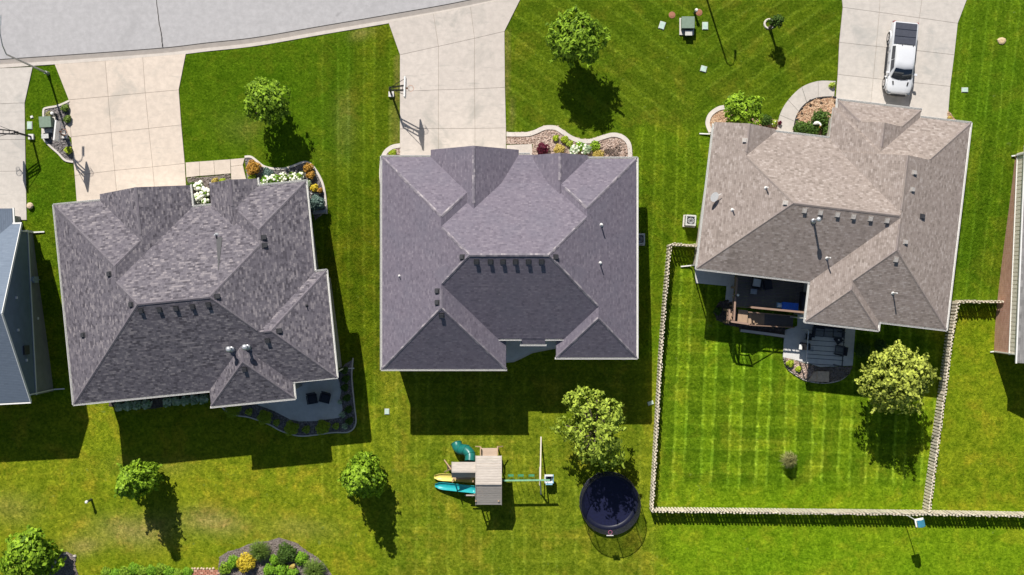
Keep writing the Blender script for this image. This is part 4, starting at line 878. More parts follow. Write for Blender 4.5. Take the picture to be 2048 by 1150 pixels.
shrub(785, 307, 9, .6, LEAF['bush'], 'small green plant in the curved bed by the garage corner', n=260)
m = MB(); r = random.Random(4)
for k in range(7):
    a0 = P(1208, 301); ang = r.uniform(-.5, .5); q = [a0+Vector((.055*t+(t*t*.006), math.sin(t*.8+k)*.22*(t/4)+ang*t*.1, .1+.03*k)) for t in range(10)]; m.tube([v+Vector((t*.035, 0, 0)) for t, v in enumerate(q)], .022, 5)
tag(m.build('garden_hose', simple('hose_brown', (.12, .09, .075), .6)), 'tangled brown hose lying on the pink stones', 'hose')
# right house front
for a, b, r_, h, t in ((1641, 238, 22, 1.5, 'upper right of the orange stone bed'), (1624, 258, 19, 1.3, 'lower right of the orange stone bed'), (1601, 256, 17, 1.1, 'lower left of the orange stone bed'), (1655, 258, 14, 1.2, 'against the garage wall')): shrub(a, b, r_, h, LEAF['dark'] if a != 1640 else LEAF['green'], 'dark green shrub '+t, n=900, ln=.2, wd=.1)
shrub(1532, 240, 14, .9, LEAF['dark'], 'dark low shrub beside the yellow-green ornamental tree', n=600, ln=.14)
shrub(1548, 246, 9, .5, LEAF['pale'], 'pale flowering plant at the walk edge', n=200, flowers=10, fr=.06)
shrub(1560, 246, 4, .5, LEAF['maroon'], 'tiny purple flowering plant at the lower end of the curved walk', n=110, ln=.12)
shrub(1665, 170, 7, .5, LEAF['pale'], 'small potted-looking plant where walk meets the driveway', n=160)
shrub(1900, 236, 5, .4, LEAF['gold'], 'small gold plant in the bed by the garage corner', n=120)
# right house rear
shrub(1581, 727, 9, .7, LEAF['bush'], 'left of two green shrubs below the right patio', n=420, ln=.12); shrub(1597, 738, 7, .6, LEAF['bush'], 'right of two green shrubs below the right patio', n=350, ln=.12)
shrub(1436, 622, 10, .5, LEAF['dark'], 'dark shrub beside the deck landing', n=260, ln=.14)
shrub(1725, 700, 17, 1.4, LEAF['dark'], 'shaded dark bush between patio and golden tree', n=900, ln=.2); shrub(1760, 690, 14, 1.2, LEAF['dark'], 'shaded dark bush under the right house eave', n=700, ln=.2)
tuft(1577, 919, 20, 1.6, LEAF['tan'], 'straw-tipped ornamental grass clump alone in the fenced yard', 520)
# bottom garden
tuft(520, 1101, 25, 1.1, LEAF['grass'], 'round green ornamental grass at the top of the bottom garden bed', 700); tuft(630, 1140, 28, 1.1, LEAF['grass'], 'round green ornamental grass at the right of the bottom garden bed', 700, 3)
shrub(492, 1125, 23, 1.2, LEAF['yellow'], 'bright yellow shrub in the bottom garden bed', n=1500, ln=.17)
shrub(571, 1107, 24, 1.2, LEAF['dark'], 'dark olive round shrub in the middle of the bottom garden bed', n=1500, ln=.2, wd=.08)
for a, b, r_, t in ((602, 1117, 16, 'right of the dark olive shrub'), (562, 1141, 19, 'below the dark olive shrub'), (537, 1140, 14, 'right of the yellow shrub'), (466, 1124, 17, 'left of the yellow shrub'), (548, 1120, 12, 'between the grass and the dark olive shrub'), (584, 1146, 13, 'beside the second ornamental grass')): shrub(a, b, r_, .8, LEAF['fresh'], 'fresh green perennial '+t, n=700, ln=.18)
shrub(450, 1138, 16, .7, LEAF['green'], 'darker green perennial at the left tip of the bottom bed', n=500); shrub(585, 1134, 7, .7, LEAF['gold'], 'small gold-tipped perennial among the fresh green ones', n=240)
for i, a in enumerate(range(212, 375, 18)):
    b = 1147-9*math.sin((a-205)/170*3.1)+(4 if i % 3 else -1); shrub(a, b, 12+(i*5 % 4), .35+.06*(i % 3), LEAF['fresh'] if i % 2 else LEAF['green'], 'leafy groundcover clump at the bottom edge, %s from the left' % ('first', 'second', 'third', 'fourth', 'fifth', 'sixth', 'seventh', 'eighth', 'ninth', 'tenth')[i], n=650, ln=.22, wd=.09, name='groundcover_plant', cat='plant')
shrub(20, 1140, 16, .8, LEAF['pale'], 'pale shrub under the corner tree', n=500)
# ------------------------------------------------------------------ fences: shadowbox boards on both sides of the rails
FW = woodmat('fence_wood', (0.78, 0.70, 0.56), 0.22, 'Z'); FH = 1.3
def fence(pts, label, seed=0, period=0.262):
    pts = [P(a, b) for a, b in pts]; e = thing('fence', label, 'fence', pts[0]); r = random.Random(seed)
    pk = MB(); w_, t_, h = 0.15, 0.05, FH
    pk.add([Vector((x, y, z)) for y in (-t_/2, t_/2) for x, z in ((-w_/2, 0), (w_/2, 0), (w_/2, h-.05), (w_/2-.035, h), (-w_/2+.035, h), (-w_/2, h-.05))], [(5, 4, 3, 2, 1, 0), (6, 7, 8, 9, 10, 11), (0, 1, 7, 6), (1, 2, 8, 7), (2, 3, 9, 8), (3, 4, 10, 9), (4, 5, 11, 10), (5, 0, 6, 11)])
    first = None
    for a, b in zip(pts[:-1], pts[1:]):
        d = (b-a); d.z = 0; L = d.length; d.normalize(); n = Vector((-d.y, d.x, 0)); rz = math.atan2(d.y, d.x); k = int(L/period)
        for i in range(k):
            for s_ in (-1, 1):
                t = (i+(0.25 if s_ < 0 else 0.75))*L/k; q = a+d*t+n*s_*0.08; q.z = T(q.x, q.y)+0.03+r.uniform(-.03, .03)
                if first is None:
                    o = pk.build('picket', FW, e); o.location = q; o.rotation_euler = (r.uniform(-.015, .015), 0, rz); first = o
                else: place('picket', first.data, q, rz+r.uniform(-.04, .04), e).rotation_euler = (r.uniform(-.035, .035), r.uniform(-.03, .03), rz+r.uniform(-.08, .08))
        ns = max(1, int(round(L/2.4)))
        for i in range(ns+1):
            q = a+d*(L*i/ns); q.z = T(q.x, q.y); m = MB(); m.box(q+Vector((0, 0, FH/2)), (0.1, 0.1, FH+.06), rz); m.lathe(q+Vector((0, 0, FH+.03)), [(.075, 0), (.075, .03), (.02, .06)], 4); m.build('post', FW, e)
            if i < ns:
                q2 = a+d*(L*(i+1)/ns); q2.z = T(q2.x, q2.y)
                for hz in (0.25, 0.75, 1.16): m = MB(); m.bar(q+Vector((0, 0, hz)), q2+Vector((0, 0, hz)), .05, .09); m.build('rail', FW, e)
    return e
fence([(1336, 491), (1301, 1013)], 'cream wooden shadowbox fence along the left side of the fenced yard', 1)
fence([(1340, 489.5), (1392, 492)], 'short cream fence joining the yard corner to the tan-roofed house', 2)
fence([(1300, 1016), (1846, 1022)], 'long pale wooden fence along the back of the fenced yard', 3)
fence([(1849, 1022), (2080, 1026)], 'pale wooden fence continuing right of the yard corner by the birdhouse', 6)
fence([(1904, 605), (1846.5, 1017)], 'cream wooden shadowbox fence along the right side of the fenced yard', 4)
fence([(1906, 602.5), (1992, 603.5)], 'short dark-shadowed fence between the two right-hand houses', 5)

# ------------------------------------------------------------------ pickup
def pickup():
    c = P(1795, 122, 0.07); c.z = T(c.x, c.y)+0.07; hd = Vector((-0.10, -1, 0)).normalized(); sd = Vector((-hd.y, hd.x, 0))     # hd: nose direction
    e = thing('pickup_truck', 'white crew cab pickup with black folding bed cover on the driveway', 'pickup', c)
    def L(x, y, z): return c+hd*x*0.98+sd*y+Vector((0, 0, z))          # x forward, y to its left
    white = simple('truck_white', (0.66, 0.67, 0.69), 0.22, 0.0, 0.015, coat=0.6); glass = simple('truck_glass', (0.012, 0.02, 0.035), 0.05, 0.0, 0.1, spec=0.9); cover = simple('bed_cover', (0.055, 0.060, 0.080), 0.55, var=0.1); chrome = simple('chrome', (0.6, 0.6, 0.62), 0.15, 1.0)
    def sect(x, w_, zt, cr, zb=0.42, sh=1.02):
        half = [(w_*.94, zb), (w_*1.0, .60), (w_*1.0, min(sh-.1, zt-.12)), (w_*.97, zt-.06), (w_*.90, zt), (w_*.45, zt+cr)]
        return [L(x, -a, z) for a, z in half]+[L(x, a, z) for a, z in half[::-1]]
    S = [(2.90, .62, .86, .01, .48), (2.86, .80, .95, .02, .40), (2.68, .93, 1.05, .03), (2.3, .985, 1.10, .05), (2.0, 1.0, 1.13, .06), (1.75, 1.0, 1.17, .06), (1.5, 1.0, 1.19, .05), (-.9, 1.0, 1.20, .02), (-1.0, 1.0, 1.28, .0), (-2.75, 1.0, 1.30, 0), (-2.86, .97, 1.28, 0), (-2.90, .93, 1.2, 0)]
    m = MB(); m.loft([sect(x, w_, zt, cr, zb if isinstance(zb, float) else .42) for x, w_, zt, cr, *r_ in S for zb in (r_ or [.42])][::1])
    body = m.build('body', white, e, smooth=True)
    md = body.modifiers.new('edge', 'EDGE_SPLIT'); md.split_angle = R(38)
    def ring(z, xf, xb, w_, rf=.16):
        return [L(xf, -w_*.72, z), L(xf-.05, -w_*.9, z), L(xf-rf*1.6, -w_, z), L((xf+xb)/2, -w_*1.01, z), L(xb+.1, -w_, z), L(xb, -w_*.92, z), L(xb, w_*.92, z), L(xb+.1, w_, z), L((xf+xb)/2, w_*1.01, z), L(xf-rf*1.6, w_, z), L(xf-.05, w_*.9, z), L(xf, w_*.72, z), L(xf+.05, 0, z)]
    m = MB(); m.loft([ring(1.14, 1.74, -.98, .93), ring(1.30, 1.58, -.98, .90), ring(1.78, .93, -.90, .76), ring(1.87, .76, -.84, .70), ring(1.90, .5, -.62, .52)]); cab = m.build('cab', white, e, smooth=True); md = cab.modifiers.new('edge', 'EDGE_SPLIT'); md.split_angle = R(34)
    # glazing set just proud of the cab
    m = MB(); m.loft([[L(1.66, -.80, 1.235), L(1.80, 0, 1.235), L(1.66, .80, 1.235)], [L(1.36, -.74, 1.48), L(1.47, 0, 1.50), L(1.36, .74, 1.48)], [L(.97, -.66, 1.775), L(1.05, 0, 1.80), L(.97, .66, 1.775)]], closed=False, caps=False); m.build('windshield', glass, e, smooth=True)
    for s_ in (-1, 1):
        m = MB(); m.add([L(1.30, s_*.918, 1.28), L(.30, s_*.925, 1.28), L(.28, s_*.81, 1.74), L(.86, s_*.80, 1.74)], [(0, 1, 2, 3)]); m.add([L(.24, s_*.925, 1.28), L(-.86, s_*.918, 1.28), L(-.80, s_*.80, 1.72), L(.22, s_*.81, 1.74)], [(0, 1, 2, 3)]); m.build('side_window', glass, e)
        m = MB(); m.box(L(1.28, s_*1.10, 1.27), (.16, .22, .17), math.atan2(hd.y, hd.x)); m.bar(L(1.30, s_*.95, 1.2), L(1.28, s_*1.06, 1.24), .05, .05); m.build('mirror', white, e)
        m = MB(); m.box(L(2.74, s_*.78, .93), (.28, .26, .15), math.atan2(hd.y, hd.x)-s_*.35); m.build('headlight', simple('headlight', (.10, .11, .12), .1, spec=.8), e)
        m = MB(); m.box(L(-2.86, s_*.90, 1.02), (.12, .14, .42), math.atan2(hd.y, hd.x)); m.build('tail_light', simple('tail_red', (.32, .02, .02), .25), e)
        m = MB(); m.add([L(2.22, s_*.50, 1.19), L(2.22, s_*.60, 1.185), L(1.92, s_*.66, 1.21), L(1.92, s_*.54, 1.215)], [(0, 1, 2, 3)]); m.build('hood_vent', BLACK, e)
        for x in (.45, -.5): m = MB(); m.box(L(x, s_*1.012, 1.02), (.2, .03, .04), math.atan2(hd.y, hd.x)); m.build('door_handle', chrome, e)
        m = MB(); m.bar(L(1.2, s_*1.06, .43), L(-.95, s_*1.06, .43), .14, .05); m.build('side_step', BLACK, e)
        for x in (1.95, -1.75):
            m = MB(); m.cyl(L(x, s_*.80, .41), L(x, s_*1.055, .41), .41, n=24); wh = m.build('wheel', simple('tyre', (.02, .02, .02), .8), e, smooth=False); m = MB(); m.cyl(L(x, s_*1.04, .41), L(x, s_*1.065, .41), .27, n=20); m.cyl(L(x, s_*1.05, .41), L(x, s_*1.085, .41), .07, n=10); m.build('rim', chrome, wh)
            m = MB(); pts = [L(x+.50*math.cos(t), s_*1.02, .42+.50*math.sin(t)) for t in np.linspace(.1, math.pi-.1, 9)]; m.tube(pts, .055, 6); m.build('wheel_arch', white if x > 0 else white, e)
    m = MB(); m.loft([[L(-.99, -.76, 1.33), L(-.99, .76, 1.33)], [L(-.93, -.68, 1.74), L(-.93, .68, 1.74)]], closed=False, caps=False); m.build('rear_window', glass, e)
    xs = [-1.06, -1.66, -2.24, -2.80]
    for a, b in zip(xs[:-1], xs[1:]):
        m = MB(); m.loft([[L(a-.015, -.86, 1.31), L(a-.015, .86, 1.31), L(a-.03, .83, 1.365), L(a-.03, -.83, 1.365)], [L(b+.015, -.86, 1.31), L(b+.015, .86, 1.31), L(b+.03, .83, 1.365), L(b+.03, -.83, 1.365)]]); m.build('bed_cover_panel', cover, e)
    m = MB(); m.box(L(2.92, 0, .74), (.08, 1.15, .36), math.atan2(hd.y, hd.x)); m.build('grille', BLACK, e)
    m = MB(); m.loft([[L(x, y*1.0, z) for z in (.44, .66)]+[L(x-.12, y, z) for z in (.66, .44)] for x, y in ((2.72, -.96), (2.93, -.72), (2.98, 0), (2.93, .72), (2.72, .96))]); m.build('front_bumper', BLACK, e)
    m = MB(); m.box(L(-2.96, 0, .62), (.16, 1.8, .2), math.atan2(hd.y, hd.x)); m.build('rear_bumper', chrome, e)
    m = MB(); m.bar(L(-.93, -.35, 1.86), L(-.80, -.35, 1.90), .05, .05); m.bar(L(-.93, .5, 1.86), L(-.8, .5, 1.9), .05, .05); m.build('roof_antenna', BLACK, e)
    m = MB(); m.bar(L(1.80, -.1, 1.25), L(1.70, -.72, 1.26), .02, .02); m.bar(L(1.74, .55, 1.25), L(1.80, -.05, 1.26), .02, .02); m.build('wiper', BLACK, e)
pickup()

# ------------------------------------------------------------------ street lights
def street_light(px, py, label):
    b = P(px, py); e = thing('street_light', label, 'street light', b); m = MB(); m.cyl(b, b+Vector((0, 0, 7.3)), .09, .06, 10); m.cyl(b, b+Vector((0, 0, .5)), .16, .13, 10); m.build('pole', GALV, e)
    t = b+Vector((0, 0, 7.25)); m = MB(); m.tube([t, t+Vector((.06, .5, .75)), t+Vector((.15, 1.2, 1.3)), t+Vector((.22, 1.9, 1.5))], [.05, .042, .035, .03], 8); m.build('arm', GALV, e)
    h = t+Vector((.22, 2.15, 1.5)); m = MB(); m.loft([[h+Vector((x*.5, y, z)) for x, z in ((-.2, 0), (.2, 0), (.14, .1), (-.14, .1))] for y in (-.36, -.2, .25, .36)]); m.build('lamp_head', simple('lamp_white', (.7, .72, .74), .4), e)
street_light(96, 147, 'tall grey street light at the kerb between the two left driveways'); street_light(1399, -48, 'tall grey street light above the frame whose shadow crosses the lawn')

# ------------------------------------------------------------------ basketball hoops
def hoop(px, py, face, reach, label, board=(1.5, .95), col=None, hz=3.05, yaw=0.0):
    b = P(px, py); e = thing('basketball_hoop', label, 'basketball hoop', b); f = Vector((math.cos(yaw)*face, math.sin(yaw)*face, 0)); s_ = Vector((-f.y, f.x, 0)); up = Vector((0, 0, 1))
    m = MB(); m.bar(b, b+f*.15+up*2.75, .13, .13); m.build('pole', DARKMETAL, e); m = MB(); m.box(b+up*.12, (.42, .42, .24)); m.build('base', simple('pad_pale', (.62, .6, .57), .7), e)
    bc = b+f*reach+up*(hz+.35)
    for k in (-.18, .18):
        m = MB(); m.bar(b+f*.12+s_*k*.6+up*2.7, bc+s_*k+up*.05, .05, .08); m.bar(b+f*.1+s_*k*.6+up*2.2, bc+s_*k-up*.28, .05, .08); m.build('arm', DARKMETAL, e)
    for k in (.35, .6, .85): m = MB(); m.bar(b.lerp(bc, k)-s_*.17+up*.1*(1-k)+up*(2.7*(1-k)*.9), b.lerp(bc, k)+s_*.17+up*.1*(1-k)+up*(2.7*(1-k)*.9), .04, .04); m.build('brace', DARKMETAL, e)
    for k in (-1, 1): m = MB(); m.bar(b+f*.1+up*2.72, bc+s_*k*.6+up*.35-f*.03, .035, .035); m.build('strut', DARKMETAL, e)
    yw = math.atan2(f.y, f.x); m = MB(); m.box(bc, (.045, board[0], board[1]), yw); bd = m.build('backboard', col or simple('board_white', (.78, .77, .76), .4, var=.03), e)
    m = MB()
    for k in (-1, 1): m.box(bc+s_*k*board[0]/2, (.11, .05, board[1]+.06), yw); m.box(bc+up*k*board[1]/2, (.11, board[0], .05), yw)
    m.build('frame', WHITE, bd)
    rc = bc+f*.40-up*.32; m = MB(); m.ring(rc, .23, .012, 20, 5); m.bar(bc+f*.02-up*.33, rc-f*.22, .12, .03); m.build('rim', simple('rim_orange', (.55, .2, .08), .5), e)
    m = MB()
    for i in range(12):
        a = i*math.pi/6; b2 = a+math.pi/6; p0 = rc+f*math.cos(a)*.23+s_*math.sin(a)*.23; p1 = rc+f*math.cos(b2)*.15+s_*math.sin(b2)*.15-up*.4; m.cyl(p0, p1, .006, n=4); p2 = rc+f*math.cos(a-math.pi/6)*.15+s_*math.sin(a-math.pi/6)*.15-up*.4; m.cyl(p0, p2, .006, n=4)
    m.build('net', WHITE, e)
hoop(64, 274, -1, 1.5, 'basketball hoop on the lawn strip reaching left over the edge driveway', yaw=R(0), col=simple('board_clear', (.45, .5, .52), .15))
hoop(131, 272, 1, 0.75, 'basketball hoop with white backboard beside the green transformer at the left driveway', yaw=R(-6), board=(1.5, .9))
hoop(783, 189, 1, 1.42, 'basketball hoop with white backboard at the middle driveway', yaw=R(-2))

# ------------------------------------------------------------------ utilities
UG = simple('utility_green', (.20, .27, .20), .5, var=.08); UGd = simple('utility_dark_green', (.04, .06, .055), .5); UP = simple('utility_pad', (.56, .53, .48), .9); LIDM = simple('lid_pale_green', (.42, .55, .47), .6)
def transformer(px, py, rz, label, s_=1.0):
    b = P(px, py); e = thing('transformer', label, 'utility box', b); Mr = Matrix.Rotation(rz, 3, 'Z'); loc = lambda x, y, z: b+Mr@Vector((x*s_, y*s_, z))
    m = MB(); m.box(loc(0, -.1, .06), (1.15*s_, 1.35*s_, .14), rz); m.build('pad', UP, e)
    m = MB(); m.box(loc(0, .05, .45), (.95*s_, .85*s_, .68), rz); m.build('cabinet', UG, e); m = MB(); m.add([loc(x, y, z) for x, y, z in ((-.52, -.42, .79), (.52, -.42, .79), (.52, .52, .84), (-.52, .52, .84), (-.5, -.4, .83), (.5, -.4, .83), (.5, .5, .90), (-.5, .5, .90))], [(3, 2, 1, 0), (4, 5, 6, 7), (0, 1, 5, 4), (1, 2, 6, 5), (2, 3, 7, 6), (3, 0, 4, 7)]); m.build('lid', UG, e)
    for k in (-.25, .25): m = MB(); m.box(loc(k, -.40, .42), (.42*s_, .05, .55), rz); m.build('door', UGd, e)
    m = MB(); m.box(loc(0, .32, .875), (.98*s_, .02, .02), rz); m.build('hinge', UGd, e)
def cabinet(px, py, rz, label, size, mat):
    b = P(px, py); e = thing('utility_cabinet', label, 'utility box', b); m = MB(); m.box(b+Vector((0, 0, size[2]/2)), size, rz); m.build('cabinet', mat, e); m = MB(); m.box(b+Vector((0, 0, size[2]+.02)), (size[0]+.06, size[1]+.06, .05), rz); m.build('lid', simple('cabinet_lid', (.5, .5, .47), .6), e)
def capped_post(px, py, h, r_, label, cap=WHITE, post=None):
    b = P(px, py); e = thing('marker_post', label, 'post', b); m = MB(); m.cyl(b, b+Vector((0, 0, h)), r_*.75, n=10); m.build('post', post or UGd, e); m = MB(); m.lathe(b+Vector((0, 0, h-.02)), [(r_, 0), (r_, .12), (r_*.7, .2), (.01, .22)], 12); m.build('cap', cap, e)
def ground_lid(px, py, rz, label, size=(.4, .55), mat=None):
    b = P(px, py); e = thing('ground_box', label, 'utility lid', b); m = MB(); m.box(b+Vector((0, 0, .03)), (size[0]+.06, size[1]+.06, .08), rz); m.build('frame', UP, e); m = MB(); m.box(b+Vector((0, 0, .08)), (size[0], size[1], .05), rz); m.build('lid', mat or LIDM, e)
transformer(1373, 51, 0, 'green transformer with pale pad on the lawn left of the street light shadow'); cabinet(1375, 69, 0, 'small dark utility cabinet in front of the lawn transformer', (.5, .35, .55), UGd)
transformer(99, 248, R(3), 'green transformer in the grey stone bed beside the left driveway', .92); cabinet(95.5, 274, R(3), 'small pale-lidded cabinet below the transformer in the stone bed', (.5, .3, .5), UGd)
capped_post(1389, 26, .9, .13, 'white-capped post between the transformer and a red valve cover'); capped_post(113, 230, .8, .14, 'white-capped post in the grey stone bed'); capped_post(183, 999, 1.0, .13, 'white-capped post standing alone on the back lawn at left')
ground_lid(1324, 51, R(-18), 'pale green ground box left of the lawn transformer'); ground_lid(1410, 52, 0, 'pale green ground box right of the lawn transformer'); ground_lid(1407, 138, R(-15), 'pale ground box alone in the lawn below the transformer', (.42, .42)); ground_lid(1929, 180, 0, 'pale ground box right of the pickup driveway', (.45, .32))
ground_lid(60, 251, 0, 'pale green ground box on the strip left of the stone bed', (.36, .56)); ground_lid(64, 234, R(20), 'tiny white marker above the ground box on the lawn strip', (.15, .14), WHITE); ground_lid(774, 823, 0, 'green ground box between the left and middle back yards', (.32, .42)); ground_lid(1301, 806, R(20), 'shaded ground box near the yard fence', (.42, .25))
for px, py, t in ((1344, 30, 'left'), (1398, 25, 'right')):
    b = P(px, py); m = MB(); m.lathe(b-Vector((0, 0, .03)), [(.27, 0), (.27, .06), (.22, .075), (.16, .075), (.15, .10), (.02, .10)], 18); tag(m.build('valve_cover', simple('valve_rust', (.32, .14, .08), .85)), 'round rusty red valve cover, %s of two above the transformer' % t, 'valve cover')
b = P(2003, 82); m = MB(); m.loft([[b+Vector((math.cos(t)*.34*k*(1+.15*math.sin(3*t)), math.sin(t)*.28*k, z)) for t in np.linspace(0, 6.283, 9, endpoint=False)] for k, z in ((1.1, -.05), (1, .08), (.6, .14))]); tag(m.build('flat_stone', simple('sand_stone', (.55, .42, .24), .9)), 'flat tan stone lying in the lawn at the far right', 'stone')
# mowing-side air conditioners
def aircon(px, py, rz, label):
    b = P(px, py); e = thing('air_conditioner', label, 'air conditioner', b); m = MB(); m.box(b+Vector((0, 0, .05)), (1.0, 1.0, .1), rz); m.build('pad', UP, e); body = simple('ac_pale', (.55, .55, .52), .5)
    m = MB(); m.box(b+Vector((0, 0, .48)), (.78, .78, .76), rz); m.build('cabinet', simple('ac_louvre', (.34, .34, .33), .5), e); m = MB()
    for k in (-1, 1): m.box(b+Matrix.Rotation(rz, 3, 'Z')@Vector((k*.36, 0, .90)), (.10, .84, .08), rz); m.box(b+Matrix.Rotation(rz, 3, 'Z')@Vector((0, k*.36, .90)), (.62, .10, .08), rz)
    m.build('top_frame', body, e); m = MB(); m.ring(b+Vector((0, 0, .90)), .30, .03, 20, 5, mi=0)
    for k in range(10): a = k*math.pi/5; m.bar(b+Vector((0, 0, .91)), b+Vector((math.cos(a)*.3, math.sin(a)*.3, .91)), .012, .012)
    m.build('fan_grille', BLACK, e); m = MB()
    for k in range(3): a = k*2.094+.5; m.add([b+Vector((math.cos(a)*.06, math.sin(a)*.06, .875)), b+Vector((math.cos(a-.35)*.27, math.sin(a-.35)*.27, .87)), b+Vector((math.cos(a+.35)*.27, math.sin(a+.35)*.27, .89))], [(0, 1, 2)])
    m.build('fan_blade', simple('fan_grey', (.45, .47, .48), .4), e)
aircon(1378, 442, R(-4), 'pale air conditioner beside the tan-roofed house above the short fence'); aircon(1277, 479, 0, 'air conditioner in shade at the right wall of the middle house')
# ------------------------------------------------------------------ trampoline
def trampoline():
    b = P(1216, 998); e = thing('trampoline', 'round dark blue trampoline with safety net behind the middle house', 'trampoline', b); up = Vector((0, 0, 1)); R_ = 2.38
    navy = simple('tramp_navy', (.005, .007, .034), .5, var=.2); pad = simple('tramp_pad', (.007, .009, .026), .45)
    m = MB(); m.lathe(b+up*.86, [(R_-.32, 0), (R_-.32, .012), (.01, .012)], 40); m.build('mat', navy, e)
    m = MB(); rg = []
    for r_, z in ((R_-.36, .885), (R_-.30, .93), (R_-.04, .94), (R_+.03, .88), (R_+.02, .78)): rg.append([b+Vector((math.cos(t)*r_, math.sin(t)*r_, z)) for t in np.linspace(0, 6.283185, 48, endpoint=False)])
    m.loft(rg, caps=False); m.build('spring_pad', pad, e, smooth=True)
    m = MB(); m.ring(b+up*.84, R_, .035, 40, 6); m.build('frame', GALV, e)
    k = NT('net_mesh'); tr = k.node('ShaderNodeBsdfTransparent'); mx = k.node('ShaderNodeMixShader'); k.link(tr.outputs[0], mx.inputs[1]); k.link(k.b.outputs[0], mx.inputs[2]); k.link(mx.outputs[0], k.out.inputs[0])
    k.b.inputs['Base Color'].default_value = (.03, .03, .05, 1); k.b.inputs['Roughness'].default_value = .7; mx.inputs[0].default_value = .55
    w1 = k.noise(k.coord(), 5.0, 2); k.link(k.ramp(w1, .3, .7, .38, .62), mx.inputs[0])
    m = MB(); rg = [[b+Vector((math.cos(t)*r_*(1+.012*math.cos(8*t)*q), math.sin(t)*r_*(1+.012*math.cos(8*t)*q), z)) for t in np.linspace(0, 6.283185, 64, endpoint=False)] for r_, z, q in ((R_-.02, .9, 0), (R_-.02, 1.5, 1), (R_-.02, 2.1, 1.5), (R_, 2.6, 0))]
    m.loft(rg, caps=False); m.build('safety_net', k.m, e, smooth=True)
    m = MB(); m.ring(b+up*2.6, R_, .03, 48, 6); m.build('top_ring', BLACK, e)
    for i in range(8):
        a = i*math.pi/4+.2; q = b+Vector((math.cos(a)*(R_+.06), math.sin(a)*(R_+.06), 0)); m = MB(); m.cyl(q, q+up*2.62, .03, n=8); m.build('pole', BLACK, e)
    for i in range(4):
        a = i*math.pi/2+.6; q = [b+Vector((math.cos(a+s_*.28)*(R_-.05), math.sin(a+s_*.28)*(R_-.05), z)) for s_, z in ((-1, .84), (-1, .04), (1, .04), (1, .84))]; m = MB(); m.tube(q, .028, 6); m.build('leg', GALV, e)
    q = b+Vector((-.08, -(R_+.02), 2.55)); m = MB(); m.box(q, (.55, .03, .42)); hb = m.build('mini_backboard', WHITE, e); m = MB(); m.ring(q+Vector((.05, .2, -.1)), .15, .015, 16, 5); m.build('mini_rim', simple('rim_pink', (.5, .12, .25), .5), hb)
trampoline()

